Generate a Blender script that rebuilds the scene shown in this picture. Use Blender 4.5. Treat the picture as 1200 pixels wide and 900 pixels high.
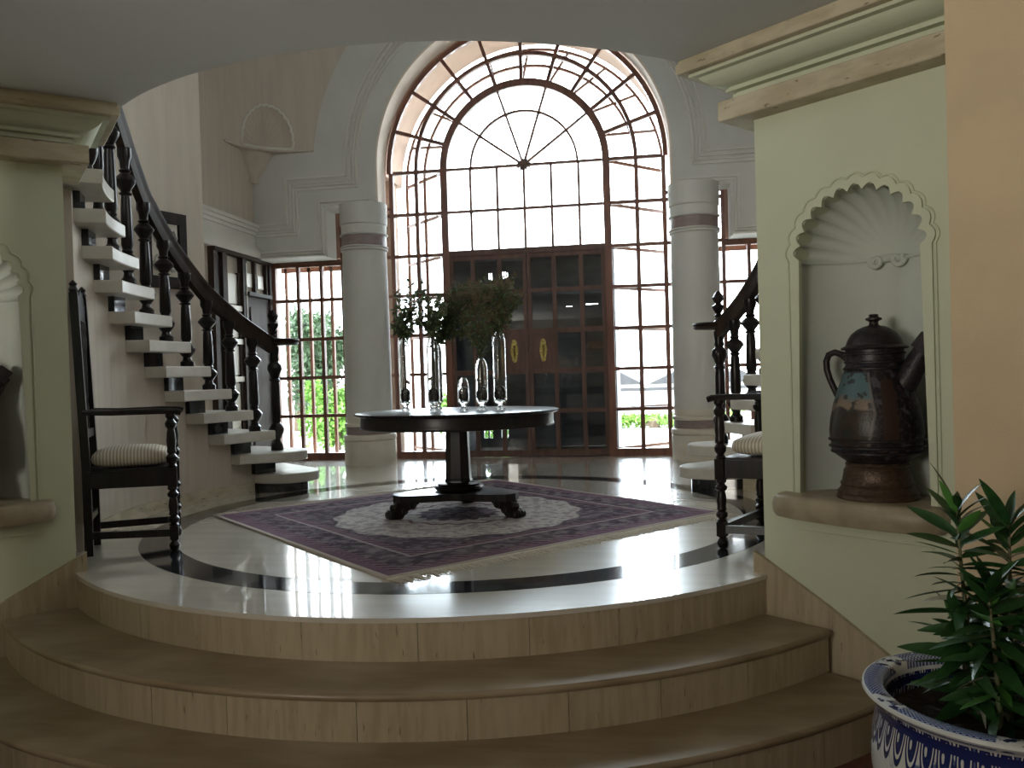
import bpy, math, random
from math import sin, cos, pi, radians as rad, hypot, atan2
from mathutils import Vector as V, Matrix
from mathutils.geometry import tessellate_polygon
random.seed(7)
for o in list(bpy.data.objects): bpy.data.objects.remove(o)
SC = bpy.context.scene; COL = SC.collection
# ------------------------------------------------------------------ camera
cd = bpy.data.cameras.new('camera'); cam = bpy.data.objects.new('camera', cd); COL.objects.link(cam)
cd.sensor_width = 36; cd.lens = 36*967.43/1200; cd.clip_start = .02; cd.clip_end = 500
Fw = V((-0.15466261, 0.98787647, -0.0133996)).normalized()
Rt = V((0.98759101, 0.15421516, -0.02969297)); Rt = (Rt - Fw*Rt.dot(Fw)).normalized(); Up = Rt.cross(Fw)
cam.matrix_world = Matrix(((Rt.x, Up.x, -Fw.x, 1.2787), (Rt.y, Up.y, -Fw.y, -5.8287), (Rt.z, Up.z, -Fw.z, 1.009), (0, 0, 0, 1)))
SC.camera = cam
# ------------------------------------------------------------------ light and exposure
SC.view_settings.view_transform = 'Standard'; SC.view_settings.look = 'None'
SC.view_settings.gamma = 1; SC.view_settings.use_curve_mapping = False
SC.view_settings.exposure = 0.0
wd = bpy.data.worlds.new('hazy_sky'); SC.world = wd; wd.use_nodes = True
wn = wd.node_tree.nodes; wn['Background'].inputs[0].default_value = (.87, .935, 1, 1); wn['Background'].inputs[1].default_value = 14.0
def area(name, loc, target, sx, sy, power, col, portal=False):
    ld = bpy.data.lights.new(name, 'AREA'); ld.shape = 'RECTANGLE'; ld.size = sx; ld.size_y = sy; ld.energy = power; ld.color = col
    if portal: ld.cycles.is_portal = True
    o = bpy.data.objects.new(name, ld); COL.objects.link(o); o.location = loc
    o.rotation_euler = (V(target)-V(loc)).to_track_quat('-Z', 'Y').to_euler(); return o
area('hall_window_light', (-2.9, -9.3, 1.3), (2.0, -1.8, 1.3), 1.5, 1.8, 235, (1, .955, .85))
sl = bpy.data.lights.new('veiled_sun', 'SUN'); sl.energy = 3.2; sl.angle = rad(20); sl.color = (.74, .86, 1)
sun = bpy.data.objects.new('veiled_sun', sl); COL.objects.link(sun)
sun.rotation_euler = (-(Fw+Up*.31)).to_track_quat('-Z', 'Y').to_euler()
area('window_portal', (-.035, 4.03, 2.58), (-.035, 0, 2.58), 3.44, 5.26, 1, (1, 1, 1), True)
area('window_portal_left', (-2.52, 4.03, 1.25), (-2.52, 0, 1.25), 1.5, 2.6, 1, (1, 1, 1), True)
area('window_portal_right', (2.45, 4.03, 1.25), (2.45, 0, 1.25), 1.5, 2.6, 1, (1, 1, 1), True)

# ------------------------------------------------------------------ materials
def mat(name, col, rough=.5, metal=0, col2=None, scale=(6, 6, 6), thr=(.35, .65), bump=0, bscale=60, coat=0, detail=4, spec=None, sheen=0):
    m = bpy.data.materials.new(name); m.use_nodes = True; nt = m.node_tree; p = nt.nodes['Principled BSDF']
    p.inputs['Base Color'].default_value = (*col, 1); p.inputs['Roughness'].default_value = rough; p.inputs['Metallic'].default_value = metal
    p.inputs['Coat Weight'].default_value = coat
    if sheen: p.inputs['Sheen Weight'].default_value = sheen
    if spec is not None: p.inputs['Specular IOR Level'].default_value = spec
    tc = nt.nodes.new('ShaderNodeTexCoord')
    if col2:
        mp = nt.nodes.new('ShaderNodeMapping'); mp.inputs['Scale'].default_value = scale
        nz = nt.nodes.new('ShaderNodeTexNoise'); nz.inputs['Scale'].default_value = 1; nz.inputs['Detail'].default_value = detail
        cr = nt.nodes.new('ShaderNodeValToRGB'); cr.color_ramp.elements[0].position = thr[0]; cr.color_ramp.elements[1].position = thr[1]
        cr.color_ramp.elements[0].color = (*col, 1); cr.color_ramp.elements[1].color = (*col2, 1)
        L = nt.links.new; L(tc.outputs['Object'], mp.inputs[0]); L(mp.outputs[0], nz.inputs[0]); L(nz.outputs[0], cr.inputs[0]); L(cr.outputs[0], p.inputs['Base Color'])
    if bump:
        n2 = nt.nodes.new('ShaderNodeTexNoise'); n2.inputs['Scale'].default_value = bscale; n2.inputs['Detail'].default_value = 3
        b = nt.nodes.new('ShaderNodeBump'); b.inputs['Strength'].default_value = bump; b.inputs['Distance'].default_value = .004
        nt.links.new(tc.outputs['Object'], n2.inputs[0]); nt.links.new(n2.outputs[0], b.inputs['Height']); nt.links.new(b.outputs[0], p.inputs['Normal'])
    return m
class NG:                                      # tiny node-graph helper for patterned materials
    def __init__(s, m): s.nt = m.node_tree; s.p = s.nt.nodes['Principled BSDF']
    def n(s, t, **k):
        o = s.nt.nodes.new(t)
        for a, b in k.items(): setattr(o, a, b)
        return o
    def put(s, v, i):
        if isinstance(v, (int, float)): i.default_value = v
        elif isinstance(v, tuple): i.default_value = (*v, 1)
        else: s.nt.links.new(v, i)
    def m(s, op, a, b=0, c=0):
        o = s.n('ShaderNodeMath', operation=op)
        for i, v in enumerate((a, b, c)): s.put(v, o.inputs[i])
        return o.outputs[0]
    def mix(s, f, a, b):
        o = s.n('ShaderNodeMix', data_type='RGBA'); s.put(f, o.inputs[0]); s.put(a, o.inputs[6]); s.put(b, o.inputs[7]); return o.outputs[2]
    def xyz(s):
        t = s.n('ShaderNodeTexCoord'); x = s.n('ShaderNodeSeparateXYZ'); s.nt.links.new(t.outputs['Object'], x.inputs[0]); s.vec = t.outputs['Object']; return x.outputs
    def noise(s, sc, d=3, scale=None):
        o = s.n('ShaderNodeTexNoise'); o.inputs['Scale'].default_value = sc; o.inputs['Detail'].default_value = d
        if scale:
            mp = s.n('ShaderNodeMapping'); mp.inputs['Scale'].default_value = scale; s.nt.links.new(s.vec, mp.inputs[0]); s.nt.links.new(mp.outputs[0], o.inputs[0])
        else: s.nt.links.new(s.vec, o.inputs[0])
        return o.outputs[0]
    def step(s, v, a, b):                      # smooth 0..1 from a to b
        o = s.n('ShaderNodeMapRange', interpolation_type='SMOOTHSTEP'); s.put(v, o.inputs[0]); o.inputs[1].default_value = a; o.inputs[2].default_value = b; return o.outputs[0]
    def col(s, c): s.put(c, s.p.inputs['Base Color'])
M = {}
M['plaster'] = mat('beige_plaster', (.55, .48, .39), .75, col2=(.50, .43, .35), scale=(14, 14, 1.2), bump=.25, bscale=40)
M['trimwhite'] = mat('cream_trim_paint', (.68, .65, .58), .6, col2=(.63, .60, .53), scale=(3, 3, 3))
M['pier'] = mat('green_cream_paint', (.60, .625, .465), .7, col2=(.56, .585, .435), scale=(2, 2, 2), bump=.1, bscale=90)
M['niche'] = mat('niche_paint', (.55, .58, .52), .7, col2=(.51, .54, .48), scale=(3, 3, 3))
M['peachpaint'] = mat('warm_beige_paint', (.66, .52, .34), .8, col2=(.60, .47, .31), scale=(3, 3, 3), bump=.3, bscale=120)
M['ceil'] = mat('ceiling_paint', (.68, .70, .70), .8, col2=(.64, .66, .66), scale=(1, 1, 1))
M['hall'] = mat('hall_wall_paint', (.55, .50, .40), .8, col2=(.50, .45, .36))
M['carpet'] = mat('red_brown_carpet', (.11, .045, .03), .95, col2=(.15, .06, .04), scale=(60, 60, 60), bump=.5, bscale=300)
def travertine(name, c1, c2, scale, rough, hole=True):
    m = mat(name, c1, rough); g = NG(m); g.xyz()
    a = g.noise(1, 6, scale); b = g.noise(1, 4, tuple(k*3 for k in scale)); c = g.noise(2.2, 2)
    base = g.mix(g.step(a, .38, .64), c1, c2); base = g.mix(g.m('MULTIPLY', g.step(c, .45, .7), .35), base, (.50, .42, .30))
    if hole:
        h = g.step(b, .66, .72); base = g.mix(g.m('MULTIPLY', h, .75), base, (.13, .09, .055))
        bp = g.n('ShaderNodeBump'); bp.inputs['Strength'].default_value = .35; bp.inputs['Distance'].default_value = .003; bp.invert = True
        g.put(h, bp.inputs['Height']); g.put(bp.outputs[0], g.p.inputs['Normal'])
    g.col(base); return m
M['riser'] = travertine('travertine_riser', (.455, .38, .26), (.385, .315, .205), (34, 34, 3.5), .38)
M['tread'] = travertine('travertine_tread', (.29, .22, .135), (.23, .17, .10), (3, 14, 3), .32, False)
M['stonetrim'] = travertine('travertine_cornice', (.56, .50, .36), (.42, .36, .24), (5, 5, 14), .6)
M['shelfstone'] = travertine('travertine_shelf', (.38, .32, .22), (.29, .24, .165), (9, 9, 9), .45, False)
M['floor'] = mat('polished_cream_marble', (.66, .61, .53), .24, col2=(.57, .52, .44), scale=(1.2, 9, 1), thr=(.3, .7), coat=1, detail=6)
M['stairstone'] = mat('pale_stair_marble', (.66, .62, .54), .3, col2=(.56, .52, .45), scale=(5, 5, 5))
M['blackstone'] = mat('black_inlay_marble', (.018, .02, .024), .1, col2=(.05, .055, .06), scale=(9, 9, 9), thr=(.5, .8), coat=.3)
M['darkwood'] = mat('ebonised_wood', (.007, .0055, .005), .28, col2=(.016, .011, .009), scale=(30, 30, 4), spec=.3)
M['railwood'] = mat('dark_brown_rail_wood', (.020, .014, .011), .45, col2=(.042, .027, .019), scale=(8, 8, 3), spec=.08)
M['doorwood'] = mat('brown_door_wood', (.15, .082, .062), .5, spec=.3, col2=(.105, .058, .045), scale=(18, 18, 2.5))
M['frame'] = mat('red_brown_frame_wood', (.21, .082, .048), .4, col2=(.14, .054, .034), scale=(18, 18, 2.5))
M['grille'] = mat('orange_brown_outer_frame', (.20, .085, .048), .5, col2=(.15, .065, .038), scale=(12, 12, 3))
M['blackframe'] = mat('black_panel_wood', (.018, .013, .011), .6, spec=.2, col2=(.03, .02, .016), scale=(12, 12, 2))
M['porch'] = mat('dark_slate_porch_wood', (.16, .17, .215), .6, col2=(.12, .13, .165), scale=(3, 3, 12))  # dark wood lifted to blue-grey, standing in for sheen and haze on the panes
M['brownpanel'] = mat('dark_panel_wood', (.032, .021, .016), .6, spec=.2, col2=(.05, .031, .022), scale=(16, 16, 2))
M['brass'] = mat('brass', (.42, .34, .12), .4, 1, col2=(.20, .15, .05), scale=(60, 60, 60))
M['pearl'] = mat('frosted_pane', (.74, .70, .60), .35, col2=(.66, .61, .50), scale=(3, 3, 2))
M['silver'] = mat('silvered_carving', (.55, .54, .50), .4, .5, col2=(.33, .32, .29), scale=(40, 40, 40))
M['band'] = mat('mauve_stone_band', (.20, .15, .14), .45, col2=(.26, .20, .185), scale=(8, 8, 20))
M['column'] = mat('cream_column_paint', (.58, .57, .52), .6, col2=(.54, .53, .48), scale=(3, 3, 2))
M['columnbase'] = mat('cream_column_stone', (.66, .61, .50), .45, col2=(.58, .53, .43), scale=(5, 5, 7))
M['peach'] = mat('peach_outdoor_plaster', (.30, .195, .135), .8, col2=(.26, .17, .115))
M['reveal'] = mat('cream_peach_paint', (.78, .66, .54), .7, col2=(.74, .62, .50))  # warm bounce light from outdoors put into the colour
M['drive'] = mat('pale_drive', (.62, .60, .56), .8, col2=(.56, .54, .50))
M['whitewall'] = mat('white_garden_wall', (.78, .77, .74), .8, col2=(.72, .71, .68))
M['roof'] = mat('grey_roof', (.030, .030, .034), .7, col2=(.045, .045, .05), scale=(4, 30, 4))
M['bark'] = mat('bark', (.09, .06, .04), .9, col2=(.14, .10, .07), scale=(20, 20, 4))
M['hedge'] = mat('hedge_leaf', (.10, .22, .03), .6, col2=(.20, .36, .05), scale=(9, 9, 9))
M['treeleaf'] = mat('tree_leaf', (.03, .06, .028), .6, col2=(.055, .10, .04), scale=(4, 4, 4))
M['shrubleaf'] = mat('shrub_leaf', (.09, .22, .03), .6, col2=(.17, .34, .05), scale=(6, 6, 6))
M['sprig'] = mat('sprig_leaf', (.04, .07, .035), .5, col2=(.10, .14, .05), scale=(30, 30, 30))
M['berry'] = mat('berry_cluster', (.13, .055, .05), .5, col2=(.17, .16, .065), scale=(30, 30, 30))
M['stem'] = mat('sprig_stem', (.045, .04, .025), .6, col2=(.07, .06, .03), scale=(30, 30, 30))
M['ball'] = mat('black_glass_stone', (.008, .008, .010), .12, col2=(.02, .02, .022), scale=(50, 50, 50))
M['leaf'] = mat('oleander_leaf', (.014, .055, .014), .35, col2=(.03, .095, .024), scale=(9, 9, 9))
M['youngleaf'] = mat('young_oleander_leaf', (.06, .19, .035), .38, col2=(.09, .25, .05), scale=(9, 9, 9))
M['dryleaf'] = mat('pale_dry_leaf', (.36, .36, .30), .6, col2=(.25, .24, .17), scale=(20, 20, 20))
M['plantstem'] = mat('plant_stem', (.10, .14, .05), .6, col2=(.16, .14, .08), scale=(20, 20, 5))
M['soil'] = mat('potting_soil', (.018, .013, .009), .95, col2=(.035, .025, .017), scale=(60, 60, 60), bump=1, bscale=120)
M['glaze'] = mat('ewer_dark_glaze', (.014, .012, .015), .4, col2=(.03, .021, .021), scale=(30, 30, 60), thr=(.45, .6), bump=.5, bscale=110, spec=.35)
M['ewerfoot'] = mat('ewer_bronze_foot', (.06, .038, .026), .38, .4, col2=(.11, .068, .043), scale=(40, 40, 80), bump=.6, bscale=130)
M['fringe'] = mat('cream_wool_fringe', (.66, .62, .54), .95, col2=(.56, .52, .44), scale=(60, 60, 60))
def glass_pane():
    m = bpy.data.materials.new('window_glass'); m.use_nodes = True; nt = m.node_tree; nt.nodes.remove(nt.nodes['Principled BSDF'])
    t = nt.nodes.new('ShaderNodeBsdfTransparent'); t.inputs[0].default_value = (.93, .95, .94, 1); g = nt.nodes.new('ShaderNodeBsdfGlossy'); g.inputs['Roughness'].default_value = .02
    x = nt.nodes.new('ShaderNodeMixShader'); f = nt.nodes.new('ShaderNodeFresnel'); f.inputs[0].default_value = 1.45
    nt.links.new(f.outputs[0], x.inputs[0]); nt.links.new(t.outputs[0], x.inputs[1]); nt.links.new(g.outputs[0], x.inputs[2]); nt.links.new(x.outputs[0], nt.nodes['Material Output'].inputs[0]); return m
M['glass'] = glass_pane()
def clear_glass():
    m = mat('clear_vase_glass', (.97, .98, .97), .01); p = m.node_tree.nodes['Principled BSDF']; p.inputs['Transmission Weight'].default_value = 1; p.inputs['IOR'].default_value = 1.46
    nz = m.node_tree.nodes.new('ShaderNodeTexNoise'); nz.inputs['Scale'].default_value = 12
    r = m.node_tree.nodes.new('ShaderNodeMapRange'); r.inputs[3].default_value = 0; r.inputs[4].default_value = .03
    m.node_tree.links.new(nz.outputs[0], r.inputs[0]); m.node_tree.links.new(r.outputs[0], p.inputs['Roughness']); return m
M['vase'] = clear_glass()
def stripe_fabric():
    m = mat('striped_cushion_fabric', (.62, .54, .40), .85, sheen=.2); g = NG(m); x = g.xyz()
    w = g.m('SINE', g.m('MULTIPLY', x[1], 330)); w2 = g.m('SINE', g.m('MULTIPLY', x[0], 330))
    side = g.step(g.m('ABSOLUTE', x[0]), .19, .215)
    ww = g.m('ADD', g.m('MULTIPLY', w, side), g.m('MULTIPLY', w2, g.m('SUBTRACT', 1, side)))
    g.col(g.mix(g.m('MULTIPLY', g.step(ww, -.2, .5), .75), (.68, .61, .50), (.33, .26, .17))); return m
M['cushion'] = stripe_fabric()
def rug_mat():
    H = 1.31; m = mat('persian_rug_pile', (.2, .15, .2), 1.0, spec=.05); g = NG(m); x = g.xyz()
    ax = g.m('ABSOLUTE', x[0]); ay = g.m('ABSOLUTE', x[1]); d = g.m('MAXIMUM', ax, ay); n1 = g.noise(16, 6); n2 = g.noise(45, 4); n3 = g.noise(5, 3)
    r = g.m('SQRT', g.m('ADD', g.m('MULTIPLY', x[0], x[0]), g.m('MULTIPLY', x[1], x[1])))
    lob = g.m('MULTIPLY', g.m('COSINE', g.m('MULTIPLY', g.m('ARCTAN2', x[1], x[0]), 16)), .02)
    rr = g.m('ADD', r, lob)
    mot = g.step(n1, .46, .60); fin = g.step(n2, .5, .62)
    mauve = g.mix(mot, (.06, .042, .052), (.17, .135, .155)); mauve = g.mix(g.m('MULTIPLY', fin, .7), mauve, (.075, .055, .10))
    cream = g.mix(g.m('MULTIPLY', mot, .6), (.50, .46, .43), (.17, .13, .155)); cream = g.mix(g.m('MULTIPLY', fin, .5), cream, (.20, .17, .19))
    field = g.mix(g.step(rr, .86, .875), cream, mauve)
    field = g.mix(g.m('MULTIPLY', g.step(rr, .40, .415), g.m('SUBTRACT', 1, g.step(rr, .43, .445))), field, (.14, .07, .10))
    field = g.mix(g.m('SUBTRACT', 1, g.step(rr, .28, .29)), field, mauve)
    sx = g.m('SINE', g.m('MULTIPLY', x[0], 34)); sy = g.m('SINE', g.m('MULTIPLY', x[1], 34))
    ros = g.step(g.m('MULTIPLY', sx, sy), .2, .5)
    bord = g.mix(g.m('MULTIPLY', ros, .35), mauve, (.28, .24, .25))
    narrow = g.mix(g.step(g.m('SINE', g.m('MULTIPLY', g.m('ADD', x[0], x[1]), 90)), -.2, .4), (.075, .04, .065), (.24, .15, .18))
    c = g.mix(g.step(d, .90, .903), field, narrow); c = g.mix(g.step(d, .965, .968), c, (.36, .30, .30)); c = g.mix(g.step(d, .985, .988), c, bord)
    c = g.mix(g.step(d, 1.165, 1.168), c, narrow); c = g.mix(g.step(d, 1.22, 1.223), c, (.17, .10, .14)); c = g.mix(g.step(d, 1.285, 1.288), c, (.50, .45, .40))
    c = g.mix(g.m('MULTIPLY', g.step(n3, .4, .7), .18), c, (.40, .36, .36)); g.col(c); return m
M['rug'] = rug_mat()
def porcelain():
    m = mat('blue_white_porcelain', (.7, .7, .7), .12, coat=.5); g = NG(m); x = g.xyz()
    a = g.m('ARCTAN2', x[1], x[0]); z = x[2]; n = g.noise(9, 5); n2 = g.noise(30, 4)
    white = (.66, .68, .66); blue = (.012, .022, .115); mid = (.09, .13, .28)
    scene = g.mix(g.step(n, .52, .56), white, blue); scene = g.mix(g.m('MULTIPLY', g.step(n2, .52, .6), g.step(n, .45, .5)), scene, mid)
    u = g.m('SUBTRACT', g.m('FRACT', g.m('MULTIPLY', a, 44/(2*pi))), .5)
    v = g.m('MULTIPLY', g.m('SUBTRACT', z, .47), 13)
    q = g.m('SQRT', g.m('ADD', g.m('MULTIPLY', g.m('MULTIPLY', u, u), 5), g.m('MULTIPLY', v, v)))
    lap = g.mix(g.m('MULTIPLY', g.step(q, .66, .69), g.m('SUBTRACT', 1, g.step(q, .80, .83))), blue, white)
    dots = g.m('MULTIPLY', g.m('SINE', g.m('MULTIPLY', u, 16)), g.m('SINE', g.m('MULTIPLY', v, 9)))
    lap = g.mix(g.m('MULTIPLY', g.m('SUBTRACT', 1, g.step(q, .40, .43)), g.m('MULTIPLY', g.step(dots, .2, .4), .9)), lap, white)
    inlap = g.m('MULTIPLY', g.m('SUBTRACT', 1, g.step(q, 1.02, 1.05)), g.step(z, .30, .36))
    c = g.mix(inlap, scene, lap)
    band = g.m('MULTIPLY', g.step(z, .47, .472), g.m('SUBTRACT', 1, g.step(z, .492, .494))); c = g.mix(band, c, blue)
    r = g.m('SQRT', g.m('ADD', g.m('MULTIPLY', x[0], x[0]), g.m('MULTIPLY', x[1], x[1])))
    c = g.mix(g.step(z, .500, .502), c, white); rimtop = g.m('MULTIPLY', g.step(z, .51, .512), g.m('SUBTRACT', 1, g.step(r, .3105, .312)))
    net = g.step(g.m('MULTIPLY', g.m('SINE', g.m('MULTIPLY', a, 150)), g.m('SINE', g.m('MULTIPLY', r, 700))), -.1, .25)
    res = g.step(g.m('SINE', g.m('MULTIPLY', a, 6)), .55, .62)
    dia = g.mix(net, (.30, .36, .52), blue); dia = g.mix(res, dia, g.mix(g.step(n2, .48, .54), white, blue))
    g.col(g.mix(rimtop, c, dia)); return m
M['porcelain'] = porcelain()
def ewer_body():
    m = mat('ewer_painted_body', (.03, .02, .02), .38, bump=.3, bscale=120, spec=.4); g = NG(m); x = g.xyz()
    a = g.m('ARCTAN2', x[1], x[0]); z = x[2]; n = g.noise(22, 5); n2 = g.noise(60, 3); nl = g.noise(9, 3)
    dark = g.mix(g.step(n2, .52, .6), (.010, .009, .013), (.045, .028, .026)); dark = g.mix(g.m('MULTIPLY', g.step(n, .58, .62), .8), dark, (.07, .065, .08))
    zz = g.m('ADD', z, g.m('MULTIPLY', g.m('SUBTRACT', nl, .5), .12))
    sky = g.mix(g.step(zz, .42, .46), (.20, .15, .11), (.085, .15, .165)); ground = g.mix(g.step(n, .42, .6), (.045, .028, .02), (.022, .018, .018))
    pict = g.mix(g.step(zz, .385, .40), ground, sky); pict = g.mix(g.m('MULTIPLY', g.step(n, .55, .58), .9), pict, (.03, .03, .028))
    da = g.m('ABSOLUTE', g.m('WRAP', g.m('ADD', a, 1.98), pi, -pi))
    wob = g.m('ADD', da, g.m('MULTIPLY', g.m('ABSOLUTE', g.m('SUBTRACT', z, .38)), 1.1))
    inside = g.m('MULTIPLY', g.m('SUBTRACT', 1, g.step(wob, .86, .90)), g.m('MULTIPLY', g.step(z, .235, .245), g.m('SUBTRACT', 1, g.step(z, .55, .56))))
    edge = g.m('MULTIPLY', g.step(wob, .80, .83), inside)
    c = g.mix(inside, dark, pict); c = g.mix(g.m('MULTIPLY', edge, .7), c, (.16, .14, .13))
    db = g.m('ABSOLUTE', g.m('WRAP', g.m('ADD', a, .80), pi, -pi))
    c = g.mix(g.m('MULTIPLY', g.m('SUBTRACT', 1, g.step(db, .16, .18)), g.m('MULTIPLY', g.step(z, .26, .27), g.m('SUBTRACT', 1, g.step(z, .52, .53)))), c, (.035, .018, .014))
    g.col(c); return m
M['ewer'] = ewer_body()

# ------------------------------------------------------------------ geometry helpers
WM = {}                                         # world matrices of the empties
class MB:
    def __init__(s): s.v = []; s.f = []
    def add(s, vs, fs):
        b = len(s.v); s.v += [V(p) for p in vs]; s.f += [tuple(b+i for i in f) for f in fs]; return s
    def box(s, x0, x1, y0, y1, z0, z1, mtx=None):
        vs = [V((x, y, z)) for z in (z0, z1) for y in (y0, y1) for x in (x0, x1)]
        if mtx: vs = [mtx @ p for p in vs]
        return s.add(vs, [(0, 2, 3, 1), (4, 5, 7, 6), (0, 1, 5, 4), (2, 6, 7, 3), (0, 4, 6, 2), (1, 3, 7, 5)])
    def bar(s, a, b, w, h, up=(0, 0, 1)):
        a = V(a); b = V(b); d = (b-a).normalized(); up = V(up); sd = d.cross(up)
        if sd.length < 1e-4: sd = d.cross(V((0, 1, 0)))
        sd.normalize(); u = sd.cross(d)
        vs = [p+sd*i*w/2+u*j*h/2 for p in (a, b) for j in (-1, 1) for i in (-1, 1)]
        return s.add(vs, [(0, 2, 3, 1), (4, 5, 7, 6), (0, 1, 5, 4), (2, 6, 7, 3), (0, 4, 6, 2), (1, 3, 7, 5)])
    def lathe(s, prof, c=(0, 0, 0), n=20, sq=None, cap=True):
        c = V(c); b = len(s.v); k = len(prof)
        for (r, z) in prof:
            for i in range(n): t = 2*pi*i/n; s.v.append(c+V((r*cos(t), r*sin(t), z)))
        for j in range(k-1):
            for i in range(n):
                i2 = (i+1) % n; s.f.append((b+j*n+i, b+j*n+i2, b+(j+1)*n+i2, b+(j+1)*n+i))
        if cap:
            s.f.append(tuple(b+i for i in reversed(range(n)))); s.f.append(tuple(b+(k-1)*n+i for i in range(n)))
        return s
    def tube(s, pts, r, n=8, cap=True):
        pts = [V(p) for p in pts]; R_ = r if isinstance(r, (list, tuple)) else [r]*len(pts); b = len(s.v); pu = None
        for i, p in enumerate(pts):
            d = (pts[min(i+1, len(pts)-1)]-pts[max(i-1, 0)]).normalized()
            u = pu - d*pu.dot(d) if pu is not None else (V((0, 0, 1)) if abs(d.z) < .9 else V((1, 0, 0))).cross(d)
            u.normalize(); pu = u; w = d.cross(u)
            for k in range(n): t = 2*pi*k/n; s.v.append(p+(u*cos(t)+w*sin(t))*R_[i])
        for i in range(len(pts)-1):
            for k in range(n): k2 = (k+1) % n; s.f.append((b+i*n+k, b+i*n+k2, b+(i+1)*n+k2, b+(i+1)*n+k))
        if cap: s.f.append(tuple(b+k for k in reversed(range(n)))); s.f.append(tuple(b+(len(pts)-1)*n+k for k in range(n)))
        return s
    def sweep(s, pts, sec, ups=None, closed=False):   # sec: 2D (side, up) closed section; ups: up vectors
        pts = [V(p) for p in pts]; b = len(s.v); n = len(sec); N = len(pts)
        for i, p in enumerate(pts):
            a_ = pts[(i-1) % N] if closed else pts[max(i-1, 0)]; c_ = pts[(i+1) % N] if closed else pts[min(i+1, N-1)]
            d1 = (p-a_); d2 = (c_-p); d1 = d1.normalized() if d1.length > 1e-9 else d2.normalized(); d2 = d2.normalized() if d2.length > 1e-9 else d1
            d = (d1+d2).normalized(); up = V(ups[i]) if isinstance(ups, list) else V(ups or (0, 0, 1))
            sd = d.cross(up).normalized(); u = sd.cross(d).normalized(); k = 1/max(.35, d.dot(d1))
            for (x, y) in sec: s.v.append(p+sd*x*k+u*y)
        for i in range(N if closed else N-1):
            j = (i+1) % N
            for k in range(n): k2 = (k+1) % n; s.f.append((b+i*n+k, b+j*n+k, b+j*n+k2, b+i*n+k2))
        if not closed: s.f.append(tuple(b+k for k in range(n))); s.f.append(tuple(b+(N-1)*n+k for k in reversed(range(n))))
        return s
    def plate(s, outer, holes, fn, t0, t1):           # 2D polygon with holes extruded t0..t1; fn(u,v,t) -> point
        loops = [list(outer)]+[list(h) for h in holes]; flat = [p for l in loops for p in l]
        tri = tessellate_polygon([[V((p[0], p[1], 0)) for p in l] for l in loops]); n = len(flat); b = len(s.v)
        s.v += [V(fn(u, v, t0)) for u, v in flat]+[V(fn(u, v, t1)) for u, v in flat]
        for t in tri: s.f.append(tuple(b+i for i in t)); s.f.append(tuple(b+n+i for i in reversed(t)))
        o = 0
        for l in loops:
            m = len(l)
            for i in range(m): j = (i+1) % m; s.f.append((b+o+i, b+o+j, b+n+o+j, b+n+o+i))
            o += m
        return s
    def mirror(s, xm): s.v = [V((2*xm-p.x, p.y, p.z)) for p in s.v]; s.f = [tuple(reversed(f)) for f in s.f]; return s
    def mesh(s, name, m, ang=35, inv=None):
        me = bpy.data.meshes.new(name); vs = [inv @ p for p in s.v] if inv else s.v
        me.from_pydata([tuple(p) for p in vs], [], s.f)
        import bmesh
        bm = bmesh.new(); bm.from_mesh(me); bmesh.ops.recalc_face_normals(bm, faces=bm.faces); bm.to_mesh(me); bm.free()
        if m: me.materials.append(M[m] if isinstance(m, str) else m)
        if ang:
            for p in me.polygons: p.use_smooth = True
            me.set_sharp_from_angle(angle=rad(ang))
        return me
    def build(s, name, m, parent=None, ang=35, local=False, loc=None):
        inv = None
        if parent is not None and not local: inv = WM[parent.name].inverted()
        if parent is None and loc is not None: inv = Matrix.Translation(loc).inverted()
        me = s.mesh(name, m, ang, inv); o = bpy.data.objects.new(name, me); COL.objects.link(o)
        if parent is not None: o.parent = parent; WM[o.name] = WM[parent.name].copy()
        else:
            o.location = loc or (0, 0, 0); WM[o.name] = Matrix.Translation(loc or (0, 0, 0))
        return o
def tag(o, label=None, cat=None, group=None, kind=None):
    for k, v in (('label', label), ('category', cat), ('group', group), ('kind', kind)):
        if v: o[k] = v
    return o
def empty(name, loc, rz=0, **k):
    o = bpy.data.objects.new(name, None); COL.objects.link(o); o.location = loc; o.rotation_euler = (0, 0, rz); o.empty_display_size = .1
    WM[o.name] = Matrix.Translation(loc) @ Matrix.Rotation(rz, 4, 'Z'); return tag(o, **k)
def put(name, me, parent, loc, rot=(0, 0, 0), sc=(1, 1, 1)):        # a part that shares mesh data, placed in its parent's local space
    o = bpy.data.objects.new(name, me); COL.objects.link(o); o.parent = parent; o.location = loc; o.rotation_euler = rot; o.scale = sc; return o
def pol(r, deg, z=0): return V((r*cos(rad(deg)), r*sin(rad(deg)), z))
def arc(cx, cy, r, a0, a1, n): return [(cx+r*cos(rad(a0+(a1-a0)*i/n)), cy+r*sin(rad(a0+(a1-a0)*i/n))) for i in range(n+1)]
def XY(u, v, t): return (u, v, t)
def sector(b, r0, r1, a0, a1, z0, z1, n=6):
    b.plate(arc(0, 0, r1, a0, a1, n)+arc(0, 0, r0, a1, a0, n), [], XY, z0, z1); return b
CX = -.035; YW = 3.958; RS = .1865

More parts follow.
